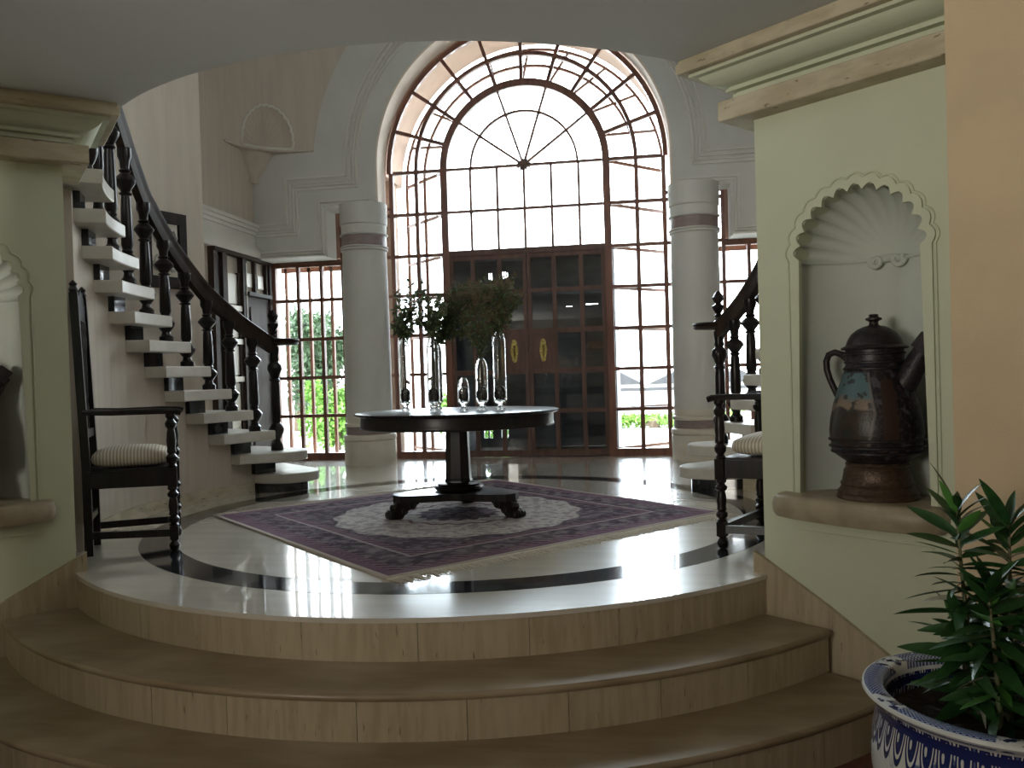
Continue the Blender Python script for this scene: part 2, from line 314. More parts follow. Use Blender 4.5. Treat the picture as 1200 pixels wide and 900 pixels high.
# ================================================================== FLOOR, PLATFORM AND STEPS
hf = MB().box(-5.2, 5.2, -9.7, -.5, -.66, -.56).build('floor_hall', 'carpet'); tag(hf, kind='structure')
R1 = 2.52
EL = V((-1.76, -1.80, 0)); dL = V((-.745, -.667, 0)).normalized(); nL = V((-.667, .745, 0)).normalized()
ER = V((1.835, -1.70, 0)); dR = V((.755, -.656, 0)).normalized(); nR = V((.656, .755, 0)).normalized()
fl = empty('floor', (0, 0, 0), kind='structure')
pts = arc(0, 0, R1+.008, -134.6, -43.2, 64)
pr = ER+dR*.8+nR*.12; pl = EL+dL*.8+nL*.12
poly = pts+[((ER+dR*.03+nR*.10).x, (ER+dR*.03+nR*.10).y), (pr.x, pr.y), (3.6, -1.9), (3.6, 4.15), (-3.6, 4.15), (-3.6, -1.9), (pl.x, pl.y), ((EL+dL*.03+nL*.10).x, (EL+dL*.03+nL*.10).y)]
b = MB().plate(poly, [], XY, -.022, 0); b.build('marble_slab', 'floor', fl)
b = MB(); b.plate(arc(0, 0, 2.159, 0, 360, 120)[:-1], [arc(0, 0, 1.942, 0, 360, 120)[:-1]], XY, -.01, .0008); b.build('inlay_band', 'blackstone', fl)
def riser(parent, R, z0, z1, a0, a1, width):
    n = max(3, int(R*rad(a1-a0)/width)); st = [0]
    for i in range(n): st.append(st[-1]+random.uniform(.8, 1.25))
    for i in range(n):
        p = a0+(a1-a0)*st[i]/st[-1]; q = a0+(a1-a0)*st[i+1]/st[-1]; g = .0012/R*57.3; j = random.uniform(-.0012, .0012)
        sector(MB(), R-.05, R+j, p+g, q-g, z0, z1, 4).build('riser_slab', 'riser', parent, 30)
    sector(MB(), R-.3, R-.045, a0, a1, z0, z1, 30).build('step_core', 'riser', parent)
riser(fl, R1, -RS, -.0225, -135.5, -42.3, .42)
def step(R, k, label, a0, a1):
    z = -RS*k; s = empty('curved_step', (0, -R, z-RS), label=label, cat='step')
    prof = [(0, 0), (0, -.03), (-.012, -.03), (-.5, -.03), (-.5, 0)]
    t = MB(); n = 56; b0 = len(t.v); sec = [(R-.62, -.03), (R+.006, -.03), (R+.012, -.022), (R+.014, -.014), (R+.011, -.006), (R+.003, 0), (R-.62, 0)]
    for i in range(n+1):
        a = a0+(a1-a0)*i/n
        for (r, h) in sec: t.v.append(pol(r, a, z+h))
    m = len(sec)
    for i in range(n):
        for j in range(m): j2 = (j+1) % m; t.f.append((i*m+j, (i+1)*m+j, (i+1)*m+j2, i*m+j2))
    t.f.append(tuple(range(m))); t.f.append(tuple(n*m+j for j in reversed(range(m))))
    t.build('tread', 'tread', s); riser(s, R, z-RS, z-.0302, a0, a1, .42)
step(2.86, 1, 'middle curved travertine step just below the marble landing', -134.2, -43.4)
step(3.185, 2, 'lowest and widest curved travertine step, nearest the hall floor', -133.9, -43.8)

# ================================================================== PIERS, NICHES, CORNICES
def pier(side, E0, d, n, mname, shelf_label):
    P = lambda u, v, t: E0+d*u+n*(t+.025)+V((0, 0, v))
    w = empty('wall_'+side, tuple(E0+V((0, 0, -.56))), kind='structure')
    ni = [(.2, .40)]+[(.8, .40)]+arc(.5, 1.49, .3, 0, 180, 36)
    MB().plate([(0, -.56), (4.3, -.56), (4.3, 2.66), (0, 2.66)], [ni], P, 0, .12).build('pier_face', mname, w)
    # end cheek and back of the pier, behind the niche
    MB().plate([(0, -.56), (.14, -.56), (.14, 2.66), (0, 2.66)], [], P, .1202, .34).build('pier_cheek', mname, w)
    MB().plate([(0, -.56), (4.3, -.56), (4.3, 2.66), (0, 2.66)], [], P, .4, .45).build('pier_back', 'plaster', w)
    # half-round niche back
    b = MB(); N = 24; z0, z1 = .40, 1.49; pr_ = []
    for i in range(N+1):
        a = pi*i/N; pr_.append((.5+.302*cos(a), .302*sin(a)*.95+.02))
    for z in (z0, z1):
        for (u, t) in pr_: b.v.append(P(u, z, t))
    for i in range(N): b.f.append((i, i+1, N+1+i+1, N+1+i))
    b.build('niche_back', 'niche', w, 60)
    b = MB().plate([(u, t) for u, t in pr_], [], lambda u, v, t: P(u, t, v), .395, .409); b.build('niche_floor', 'shelfstone', w)
    # fluted shell head : flutes run from the hinge at the back to the scalloped rim
    b = MB(); NP = 13*10; NA = 20; r = .305
    for j in range(NA+1):
        a = pi/2*(1-(j/NA))                       # 0 at face -> pi/2 hinge
        for i in range(NP+1):
            f = pi*i/NP; lob = abs(sin(13*f))
            k = cos(a)                            # 1 at rim
            amp = 1+(.085*(lob-.45))*k
            u = .5+r*cos(f)*k*amp; v = 1.49+r*sin(f)*k*amp; t = .02+.30*sin(a)
            b.v.append(P(u, v, t))
    W_ = NP+1
    for j in range(NA):
        for i in range(NP): b.f.append((j*W_+i, j*W_+i+1, (j+1)*W_+i+1, (j+1)*W_+i))
    b.build('shell_head', 'niche', w, 50)
    # small scroll at the hinge
    hg = [P(.5+sg*(.05+.035*(1-q/14)*cos(q*.5)), 1.478-.035*(1-q/14)*sin(q*.5), .275) for sg in (-1,) for q in range(14)][::-1]+[P(.5+.035*(1-q/14)*cos(q*.5)+.05, 1.478-.035*(1-q/14)*sin(q*.5), .275) for q in range(14)]
    b = MB().tube(hg[:14], .012, 8).tube(hg[14:], .012, 8).tube([P(.42, 1.478, .285), P(.5, 1.488, .30), P(.58, 1.478, .285)], .02, 8); b.build('shell_hinge', 'niche', w)
    b = MB(); sl = [P(.5+.29*cos(pi*i/16), 1.483, .29*sin(pi*i/16)+.015) for i in range(17)]; b.tube(sl, .007, 6); b.build('spring_moulding', 'niche', w)
    # scalloped moulding on the face
    inn = []; out = []
    for i in range(13*10+1):
        f = pi*i/(13*10); lob = abs(sin(13*f)); inn.append((.5+(.274+.030*lob)*cos(f), 1.49+(.274+.030*lob)*sin(f))); out.append((.5+(.322+.016*lob)*cos(f), 1.49+(.322+.016*lob)*sin(f)))
    b = MB().plate([(.823, .40)]+out+[(.177, .40), (.204, .40)]+inn[::-1]+[(.796, .40)], [], P, -.012, .012); b.build('niche_moulding', mname, w, 30)
    o2 = [(.5+(x-.5)*1.035, 1.49+(y-1.49)*1.035) for x, y in out]
    b = MB().tube([P(.835, .40, -.004)]+[P(x, y, -.004) for x, y in o2]+[P(.165, .40, -.004)], .0055, 6); b.build('outer_bead', mname, w)
    # stone shelf, rounded front
    sh = [(.09, .10), (.09, -.02)]+[(.09+.05-.05*cos(rad(q)), -.02-.05*sin(rad(q))-.03*0) for q in (30, 60, 90)]
    fr = [(.09, .115), (.09, -.06), (.10, -.085), (.125, -.105), (.2, -.13), (.3, -.145), (.4, -.153), (.5, -.156), (.6, -.153), (.7, -.145), (.8, -.13), (.845, -.105), (.862, -.085), (.868, -.06), (.868, .115)]
    b = MB(); lv = [(.300, .028), (.305, .012), (.325, .003), (.36, 0), (.392, .006), (.405, .016), (.41, .03)]
    for z, ins in lv:
        for (u, t) in fr:
            cu, ct = .48, .1; k = 1-ins/.3 if t < .11 else 1; b.v.append(P(cu+(u-cu)*k, z, ct+(t-ct)*(1-ins/.25)))
    m = len(fr)
    for j in range(len(lv)-1):
        for i in range(m): i2 = (i+1) % m; b.f.append((j*m+i, j*m+i2, (j+1)*m+i2, (j+1)*m+i))
    b.f.append(tuple(range(m))); b.f.append(tuple((len(lv)-1)*m+i for i in reversed(range(m))))
    b.build('niche_shelf', 'shelfstone', w, 40)
    b = MB().plate([(.17, .228), (.80, .228), (.80, .236), (.17, .236)], [], P, -.01, .005); b.build('shelf_bead', mname, w)
    # sloping stone skirt that follows the steps, in slabs
    us = [-.05, .34, .75, 1.2, 1.7]
    top = lambda u: .104-.59*max(0, u)
    for i in range(len(us)-1):
        u0, u1 = us[i]+.0008, us[i+1]-.0008
        MB().plate([(u0, -.56), (u1, -.56), (u1, max(-.44, top(u1))), (u0, max(-.44, top(u0)))], [], P, -.025, -.0005).build('skirt_slab', 'riser', w)
    # pilaster standing forward of the outer end
    b = MB(); u0 = .90+.0; b.plate([(u0, -.56), (3.4, -.56), (3.4, 2.5), (u0, 2.5)], [], lambda u, v, t: P(u, v, t), -.44, -.002)
    return w, P
wr, PR = pier('right_pier', ER, dR, nR, 'pier', '')
wl, PL_ = pier('left_pier', EL, dL, nL, 'pier', '')
# projecting wall block with warm paint, right of the right niche
uq = None
b = MB()
q0 = V((2.373, -2.684, 0)); P2 = lambda u, v, t: q0+dR*u+nR*t+V((0, 0, v))
b.plate([(0, -.56), (2.6, -.56), (2.6, 2.499), (0, 2.499)], [], P2, 0, .365)
tag(b.build('wall_right_front', 'peachpaint'), kind='structure')
def cornice(name, P, uend):
    c = empty(name, tuple(P(0, 2.19, 0)), kind='structure')
    def band(pn, sec, m, gap=.0):   # section (proj, z) closed; wraps along the face, round the inner end and back
        b = MB(); rows = []
        for (pj, z) in sec: rows.append([P(uend, z, -pj), P(-pj, z, -pj), P(-pj, z, .40)])
        # inner loop on the wall
        zt, zb = sec[-1][1], sec[0][1]
        full = rows+[[P(uend, zt, .0), P(0, zt, 0), P(0, zt, .40)], [P(uend, zb, 0), P(0, zb, 0), P(0, zb, .40)]]
        k = len(full)
        for r_ in full: b.v += r_
        for i in range(k):
            j = (i+1) % k
            for s_ in range(2): b.f.append((i*3+s_, i*3+s_+1, j*3+s_+1, j*3+s_))
        b.f.append(tuple(i*3 for i in range(k))); b.f.append(tuple(i*3+2 for i in reversed(range(k))))
        return b.build(pn, m, c, 30)
    band('lower_slab', [(.115, 2.195), (.12, 2.2), (.12, 2.288), (.115, 2.292)], 'stonetrim')
    band('moulding', [(.04, 2.2925), (.04, 2.306), (.068, 2.308), (.068, 2.324), (.056, 2.326), (.056, 2.334), (.092, 2.336), (.092, 2.35), (.08, 2.352), (.084, 2.360), (.112, 2.366), (.142, 2.378), (.168, 2.394), (.182, 2.410), (.184, 2.414), (.217, 2.416), (.217, 2.4315)], 'pier')
    band('upper_slab', [(.255, 2.432), (.26, 2.436), (.26, 2.482), (.25, 2.486), (.25, 2.4985)], 'stonetrim')
cornice('trim_1', PR, 1.4); cornice('trim_2', PL_, 2.0)
# ceiling over the hall, with its round cut towards the rotunda
g1 = PR(.0, 0, .30); g2 = PL_(.0, 0, .30); f1 = PR(4.0, 0, .30); f2 = PL_(4.0, 0, .30)
cp = [(-5.2, -9.7), (5.2, -9.7), (5.2, f1.y), (g1.x+.2, g1.y-.18), (1.52, -1.62)]+arc(0, .05, 2.3, -47, -133, 48)+[(g2.x-.2, g2.y-.18), (-5.2, f2.y)]
tag(MB().plate(cp, [], XY, 2.5, 2.66).build('ceiling_hall', 'ceil', ang=30), kind='structure')
# hall enclosure (behind the camera), plus two unseen blockers added to shape the light
tag(MB().box(-5.3, -5.2, -9.7, -3.0, -.56, 2.5).build('wall_hall_left', 'hall'), kind='structure')
tag(MB().box(-4.6, .5, -7.1, -7.0, -.56, 1.0).build('wall_hall_parapet', 'hall'), kind='structure')  # unseen barrier added to dim the hall light low on piers and steps
tag(MB().box(-2.12, -1.95, -6.0, -2.75, -.56, 2.5).build('wall_hall_partition', 'hall'), kind='structure')  # unseen slab added to keep the hall light off the left pier
tag(MB().box(5.2, 5.3, -9.7, -3.0, -.56, 2.5).build('wall_hall_right', 'hall'), kind='structure')
tag(MB().box(-5.3, 5.3, -9.8, -9.7, -.56, 2.5).build('wall_hall_back', 'hall'), kind='structure')

# ================================================================== ROTUNDA WALLS
HT = 5.3; XL = -3.3; XR = 3.23
fas = [(XL-.1, HT), (XL-.1, 2.46), (-2.38, 2.46), (-2.38, 3.03), (CX-1.72, 3.03)]+arc(CX, 3.48, 1.72, 180, 0, 60)+[(CX+1.72, 3.03), (2.31, 3.03), (2.31, 2.46), (XR+.1, 2.46), (XR+.1, HT)]
XZ = lambda u, v, t: (u, t, v)
wb = empty('wall_back', (CX, 3.6, 0), kind='structure')
MB().plate(fas, [], XZ, 3.6, 3.90).build('arch_wall', 'column', wb, 30)
MB().plate(arc(CX, 3.48, 1.72, 0, 180, 60)+arc(CX, 3.48, 1.7, 180, 0, 60), [], XZ, 3.6, 3.91).build('soffit_lining', 'reveal', wb, 30)  # thin lining added to carry the painted bounce light on the arch reveal
for s in (-1, 1): MB().box(min(CX+s*1.7, CX+s*1.72), max(CX+s*1.7, CX+s*1.72), 3.6, 3.91, 3.03, 3.48).build('soffit_lining', 'reveal', wb, 30)
def strip(path, w=.022, dp=.022, m='trimwhite', nm='panel_moulding', y=3.6):
    P3 = [V((x, y-dp/2+.001, z)) for x, z in path]
    MB().sweep(P3, [(-w/2, -dp/2), (w/2, -dp/2), (w/2*.5, dp/2), (-w/2*.5, dp/2)], (0, -1, 0)).build(nm, m, wb, 30)
def mx(p): return [(2*CX-x, z) for x, z in p]
for off, w in ((0, .026), (.055, .018), (.095, .018), (.135, .03)):
    Rr = 2.09-off; xa = -2.085+off-.035; za = 3.41-off
    path = [(XL, 2.88-off), (-2.88+off, 2.88-off), (-2.88+off, za), (xa, za)]+[(CX+Rr*cos(rad(a)), 3.48+Rr*sin(rad(a))) for a in range(180, 89, -4)]
    strip(path, w); strip(mx(path), w)
for off in (.05, .085):
    path = [(XL, 2.46+off), (-2.38-off, 2.46+off), (-2.38-off, 3.03+off), (CX-1.80, 3.03+off)]
    strip(path, .02); strip(mx(path), .02)
strip([(XL, 2.475), (-2.395, 2.475)], .03, .05, nm='edge_moulding'); strip(mx([(XL, 2.475), (-2.395, 2.475)]), .03, .05, nm='edge_moulding')
def sidewall(side, x0, x1, y0):
    w = empty('wall_'+side, ((x0+x1)/2, (y0+YW)/2, 0), kind='structure')
    MB().box(x0, x1, y0, 4.05, 0, HT).build('side_face', 'plaster', w)
    MB().box(min(x0, x0+(.0 if side == 'left' else -.12)), max(x1, x1+(.13 if side == 'left' else 0)), -.3, 1.0, 0, HT).build('side_return', 'plaster', w)
    return w
ws = sidewall('left', XL-.12, XL, -.3); ws2 = sidewall('right', XR, XR+.12, -.3)
def sidecornice(w, x, s):
    for nm, pj, z0, z1 in (('cornice_lip', .075, 2.845, 2.885), ('cornice_bed', .055, 2.80, 2.8445), ('cornice_bead', .03, 2.755, 2.7995), ('frieze', .012, 2.60, 2.7545), ('cornice_bead', .05, 2.565, 2.5995), ('cornice_base', .075, 2.475, 2.5645)):
        MB().box(min(x, x+s*pj), max(x, x+s*pj), 1.3, 3.599, z0, z1).build(nm, 'trimwhite', w)
sidecornice(ws, XL, 1); sidecornice(ws2, XR, -1)
# curved outer stair walls, and the drum that closes the rotunda above the hall
def curved(name, r0, r1, a0, a1, z0, z1, n=40, m='plaster'):
    b = MB(); sector(b, r0, r1, a0, a1, z0, z1, n); return tag(b.build(name, m), kind='structure')
aL = max(a for a in range(180, 226) if (pol(3.25, a)-EL).dot(nL) > .48)
aR = min(a for a in range(315, 361) if (pol(3.25, a)-ER).dot(nR) > .48)
curved('wall_left_stair', 3.1, 3.25, 152.6, aL, 0, HT)
curved('wall_right_stair', 3.1, 3.25, aR, 387.4, 0, HT)
curved('wall_front', 3.1, 3.25, 222, 318, 2.665, HT)
tag(MB().box(-3.5, 3.5, -3.3, 4.05, HT, HT+.1).build('ceiling', 'ceil'), kind='structure')
# rounded corner fills (squinches) with shell relief
def squinch(side, sgn):
    X = lambda x: x if sgn > 0 else 2*CX-x
    t = empty('corner_squinch', (X(-3.1), 3.4, 3.7), label='rounded plaster corner with a fluted shell, high at the '+side+' end of the arch wall', cat='squinch')
    NZ, NS = 36, 40; z0, z1 = 3.72, HT-.01
    def xr(z): return CX-math.sqrt(max(.3, 2.49**2-max(0, z-3.48)**2))
    def S(s, z):
        a = V((xr(z), 3.599, z)); e = V((XL+.002, 2.93, z)); c = V((-3.22, 3.52, z)); return a*(1-s)**2+c*2*s*(1-s)+e*s*s
    sc, zc, rs, rz = .47, 3.765, .275, .47
    ins = lambda s, z: ((s-sc)/rs)**2+(max(0, z-zc)/rz)**2 < 1 and z >= zc-.001
    b = MB(); idx = {}
    for j in range(NZ+1):
        z = z0+(z1-z0)*(j/NZ)**1.3
        for i in range(NS+1): idx[i, j] = len(b.v); p = S(i/NS, z); b.v.append(V((X(p.x), p.y, p.z)))
    for j in range(NZ):
        zm = z0+(z1-z0)*((j+.5)/NZ)**1.3
        for i in range(NS):
            if not ins((i+.5)/NS, zm): b.f.append((idx[i, j], idx[i+1, j], idx[i+1, j+1], idx[i, j+1]))
    # underside
    cor = len(b.v); b.v.append(V((X(XL+.002), 3.599, z0)))
    for i in range(NS): b.f.append((idx[i, 0], idx[i+1, 0], cor))
    b.build('curved_face', 'plaster', t, 60)
    # fluted bowl
    b = MB(); NF, NR = 15*6, 8; hinge = S(sc, zc+.02); dirn = V((-.62, .62, 0)).normalized()
    for j in range(NR+1):
        k = j/NR
        for i in range(NF+1):
            f = pi*i/NF; lob = abs(sin(15*f)); q = k*(1+.03*(lob-.5)); p = S(sc-rs*1.04*q*cos(f), zc+rz*1.04*q*sin(f))
            dep = .13*math.sqrt(max(0, 1-k*k))*(1-.6*(1-k))+.012*(1-lob)*k; p = p+dirn*dep; b.v.append(V((X(p.x), p.y, p.z)))
    for j in range(NR):
        for i in range(NF): b.f.append((j*(NF+1)+i, j*(NF+1)+i+1, (j+1)*(NF+1)+i+1, (j+1)*(NF+1)+i))
    b.build('shell', 'plaster', t, 50)
    rim = []
    for i in range(15*6+1):
        f = pi*i/(15*6); lob = abs(sin(15*f)); q = 1.03+.03*(lob-.5); p = S(sc-rs*q*cos(f), zc+rz*q*sin(f))-dirn*.004; rim.append(V((X(p.x), p.y, p.z)))
    MB().tube(rim, .014, 6).build('shell_rim', 'trimwhite', t)
    led = [S(s/20, z0+.012)-dirn*.006 for s in range(21)]
    MB().tube([V((X(p.x), p.y, p.z)) for p in led], .014, 6).build('ledge', 'plaster', t)
    lip = [S(sc-rs+2*rs*s/12, zc-.012)-dirn*.012 for s in range(13)]
    MB().tube([V((X(p.x), p.y, p.z)) for p in lip], .014, 6).build('shell_lip', 'trimwhite', t)
    # tapering corbel below, in the corner
    b = MB(); lv = [(3.72, .26), (3.6, .20), (3.5, .12), (3.44, .075), (3.40, .085), (3.385, .085)]
    for z, r in lv:
        for i in range(9): a = rad(-90+90*i/8); b.v.append(V((X(XL+.001+r*cos(a)), 3.599+r*sin(a), z)))
        b.v.append(V((X(XL+.001), 3.599, z)))
    for j in range(len(lv)-1):
        for i in range(10): i2 = (i+1) % 10; b.f.append((j*10+i, j*10+i2, (j+1)*10+i2, (j+1)*10+i))
    b.f.append(tuple(range(10))); b.f.append(tuple((len(lv)-1)*10+i for i in range(10)))
    b.build('corbel', 'plaster', t, 40)
squinch('left', 1); squinch('right', -1)

# ================================================================== COLUMNS
def column(x, label):
    c = empty('column', (x, 3.48, 0), label=label, cat='column')
    L = lambda p, nm, m: MB().lathe(p, n=40).build(nm, m, c, 40, local=True)
    L([(.298, 0), (.300, .01), (.300, .275), (.29, .281)], 'plinth', 'columnbase')
    L([(.285, .281), (.303, .29), (.310, .315), (.303, .34), (.285, .35)], 'torus', 'columnbase')
    L([(.274, .35), (.274, .44)], 'base_band', 'band')
    L([(.274, .44), (.288, .447), (.292, .462), (.285, .48), (.270, .487), (.270, .56)], 'torus', 'columnbase')
    L([(.268, .56), (.268, 1.2), (.262, 2.0), (.256, 2.47)], 'shaft', 'column')
    L([(.258, 2.47), (.272, 2.476), (.276, 2.486), (.272, 2.497), (.266, 2.50), (.278, 2.508), (.280, 2.518), (.262, 2.528)], 'collar', 'column')
    L([(.260, 2.528), (.260, 2.645)], 'neck_band', 'band')
    L([(.264, 2.645), (.278, 2.652), (.280, 2.664), (.262, 2.676), (.262, 2.77), (.272, 2.776), (.275, 2.79), (.275, 3.02)], 'capital', 'column')
column(-1.88, 'left round cream column with mauve bands, beside the table and left of the arched window')
column(1.90, 'right round cream column with mauve bands, behind the stair newel right of the arched window')

# ================================================================== WINDOWS AND DOOR
ZR = [.07, .547, 1.022, 1.50, 1.985, 2.465, 2.968, 3.48]
XV = [.975, 1.32, 1.635]
FD = (3.928, 3.988)
def vbar(p, x, z0, z1, w=.045, m='frame', nm='mullion', d=FD): return MB().box(x-w/2, x+w/2, d[0], d[1], z0, z1).build(nm, m, p)
def hbar(p, x0, x1, z, w=.04, m='frame', nm='glazing_bar', d=(3.934, 3.982)): return MB().box(x0, x1, d[0], d[1], z-w/2, z+w/2).build(nm, m, p)
def pane(p, x0, x1, z0, z1, y=YW): return MB().box(x0, x1, y-.003, y+.003, z0, z1).build('pane', 'glass', p, 0)
def abar(p, r, a0, a1, w, m='frame', nm='arched_bar', d=FD, n=None):
    n = n or max(4, int(abs(a1-a0)/5)); b = MB()
    b.plate(arc(CX, 3.48, r+w/2, a0, a1, n)+arc(CX, 3.48, r-w/2, a1, a0, n), [], XZ, d[0], d[1]); return b.build(nm, m, p, 30)
def apane(p, r0, r1, a0, a1):
    b = MB(); b.plate(arc(CX, 3.48, r1, a0, a1, 5)+arc(CX, 3.48, r0, a1, a0, 5), [], XZ, YW-.003, YW+.003); return b.build('pane', 'glass', p, 0)
w1 = empty('window_1', (CX, YW, 0), kind='structure')
vb = lambda p, r, a, r1, w: MB().bar((CX+r*cos(rad(a)), YW, 3.48+r*sin(rad(a))), (CX+r1*cos(rad(a)), YW, 3.48+r1*sin(rad(a))), w, .046, (0, 1, 0)).build('spoke', 'frame', p)
# lower side lights
for s in (-1, 1):
    vbar(w1, CX+s*.975, 0, 3.48, .085, nm='jamb', d=(3.915, 3.995)); vbar(w1, CX+s*1.32, 0, 3.48); vbar(w1, CX+s*1.635, 0, 3.48, .05)
    e = sorted((CX+s*1.018, CX+s*1.61))
    MB().box(e[0], e[1], 3.925, 3.99, 0, .085).build('bottom_rail', 'frame', w1)
    for z in ZR[1:]: hbar(w1, e[0], e[1], z)
    for k in range(7):
        for xa, xb in ((1.018, 1.297), (1.343, 1.61)):
            u = sorted((CX+s*xa, CX+s*xb)); pane(w1, u[0], u[1], ZR[k]+.02, ZR[k+1]-.02)
# outer ring of the arch
abar(w1, 1.66, 0, 180, .055); abar(w1, 1.32, 0, 180, .045); abar(w1, .975, 0, 180, .085, nm='inner_arch', d=(3.915, 3.995))
for k in range(1, 10): vb(w1, 1.018, 18*k, 1.635, .042)
for k in range(10):
    for r0, r1 in ((1.018, 1.298), (1.342, 1.632)):
        g = 1.0; apane(w1, r0, r1, 18*k+g, 18*k+18-g)
# fanlight and middle lights over the door
MB().box(CX-.93, CX+.93, 3.925, 3.99, 2.43, 2.50).build('transom', 'doorwood', w1)
hbar(w1, CX-.93, CX+.93, 2.968, .03); hbar(w1, CX-.93, CX+.93, 3.48, .03)
xs = [-.93, -.65, -.325, 0, .325, .65, .93]
for x in xs[1:-1]: vbar(w1, CX+x, 2.50, 3.48, .028)
for i in range(6):
    pane(w1, CX+xs[i]+.012, CX+xs[i+1]-.012, 2.50, 2.953); pane(w1, CX+xs[i]+.012, CX+xs[i+1]-.012, 2.983, 3.465)
abar(w1, .64, 0, 180, .026)
for k in range(1, 5): vb(w1, .05, 36*k, .93, .026)
for k in range(5): apane(w1, .655, .932, 36*k+.8, 36*k+35.2); apane(w1, .06, .625, 36*k+1.5, 36*k+34.5)
b = MB(); st = [(CX+(.085 if i % 2 == 0 else .038)*cos(rad(i*18+90)), 3.48+(.085 if i % 2 == 0 else .038)*sin(rad(i*18+90))) for i in range(20)]
b.plate(st, [], XZ, 3.92, 3.994); b.build('hub_star', 'doorwood', w1)
# splayed outer grille: further out as it gets wider
gy = lambda r: 4.0+(r-.975)*1.05
for s in (-1, 1):
    for r in (1.33, 1.66):
        MB().box(CX+s*r-.018, CX+s*r+.018, gy(r), gy(r)+.04, -.1, 3.48).build('grille_bar', 'grille', w1)
    for z in ZR[:]:
        MB().bar((CX+s*1.0, gy(.975)+.05, z), (CX+s*1.66, gy(1.66)+.02, z), .03, .036).build('grille_bar', 'grille', w1)
for r in (1.33, 1.66): abar(w1, r, 0, 180, .032, 'grille', 'grille_arch', (gy(r), gy(r)+.04))
for k in range(1, 10):
    a = rad(18*k); MB().bar((CX+1.0*cos(a), gy(.975)+.05, 3.48+1.0*sin(a)), (CX+1.66*cos(a), gy(1.66)+.02, 3.48+1.66*sin(a)), .03, .03, (0, 1, 0)).build('grille_bar', 'grille', w1)
# side windows behind and beyond the columns
def sidewin(name, s):
    w = empty(name, (CX+s*2.4, YW, 0), kind='structure'); xv = [1.635, 1.95, 2.29, 2.57, 2.875, 3.19]
    for i, x in enumerate(xv[1:]): vbar(w, CX+s*x, 0, 3.05 if x < 2.4 else 2.46, .05 if i == 4 else .04)
    for i in range(5):
        zs = ZR[:7]+[3.05] if xv[i+1] < 2.4 else ZR[:5]+[2.42]
        u = sorted((CX+s*(xv[i]+.02), CX+s*(xv[i+1]-.02)))
        MB().box(u[0], u[1], 3.925, 3.99, 0, .085).build('bottom_rail', 'frame', w)
        for k in range(len(zs)-1):
            if k+1 < len(zs)-1 or True: hbar(w, u[0], u[1], zs[k+1])
            if zs[k+1]-zs[k] > .1: pane(w, u[0], u[1], zs[k]+.02, zs[k+1]-.02)
    MB().box(min(CX+s*2.3, CX+s*3.22), max(CX+s*2.3, CX+s*3.22), 3.92, 3.995, 2.44, 2.475).build('head_rail', 'frame', w)
    for x in (1.97, 2.62, 2.92, 3.24): MB().box(CX+s*x-.018, CX+s*x+.018, 4.4, 4.45, -.1, 2.5).build('grille_bar', 'grille', w)
    MB().box(min(CX+s*2.0, CX+s*3.3), max(CX+s*2.0, CX+s*3.3), 4.4, 4.44, 2.40, 2.46).build('grille_bar', 'grille', w)
sidewin('window_2', -1); sidewin('window_3', 1)
# double door with small panes
d1 = empty('door_1', (CX, YW, 0), kind='structure')
for s in (-1, 1):
    lf = MB()
    ed = [.006, .325, .65, .93]
    for i, (x, w) in enumerate(((.026, .045), (.325, .05), (.65, .05), (.908, .045))): lf.box(CX+s*x-w/2, CX+s*x+w/2, 3.935, 3.98, .005, 2.428)
    ww = [(.0485, .30), (.35, .625), (.675, .8855)]
    for (a, c_) in ww:
        u = sorted((CX+s*a, CX+s*c_))
        for z, h in ((.045, .08), (.547, .05), (1.022, .06), (1.50, .06), (1.985, .05), (2.403, .05)): lf.box(u[0], u[1], 3.936, 3.979, z-h/2, z+h/2)
    leaf = lf.build('door_leaf', 'doorwood', d1)
    zz = [(.085, .522), (.572, .992), (1.052, 1.47), (1.53, 1.96), (2.01, 2.378)]
    for i, (a, c_) in enumerate(ww):
        u = sorted((CX+s*a, CX+s*c_))
        for k, (z0, z1) in enumerate(zz):
            if i == 0 and k == 2:
                MB().box(u[0], u[1], 3.945, 3.97, z0, z1).build('lock_panel', 'doorwood', leaf)
                xm_ = (u[0]+u[1])/2; e_ = [(xm_+.042*cos(rad(a_))*(1+.10*cos(rad(6*a_))), 1.27+.14*sin(rad(a_))*(1+.03*cos(rad(6*a_)))) for a_ in range(0, 360, 8)]
                pl_ = MB().plate(e_, [], XZ, 3.937, 3.9448)
                pl_.tube([(xm_+s*.0, 3.93, 1.33), (xm_, 3.905, 1.30), (xm_, 3.905, 1.24), (xm_, 3.93, 1.21)], .010, 8); pl_.lathe([(.0, -.001), (.012, 0), (.012, .01), (0, .011)], (xm_, 3.936, 1.18), 10)
                tag(pl_.build('handle_plate', 'brass', leaf), label='oval brass door pull plate')
            else: pane(leaf, u[0], u[1], z0, z1, 3.957)
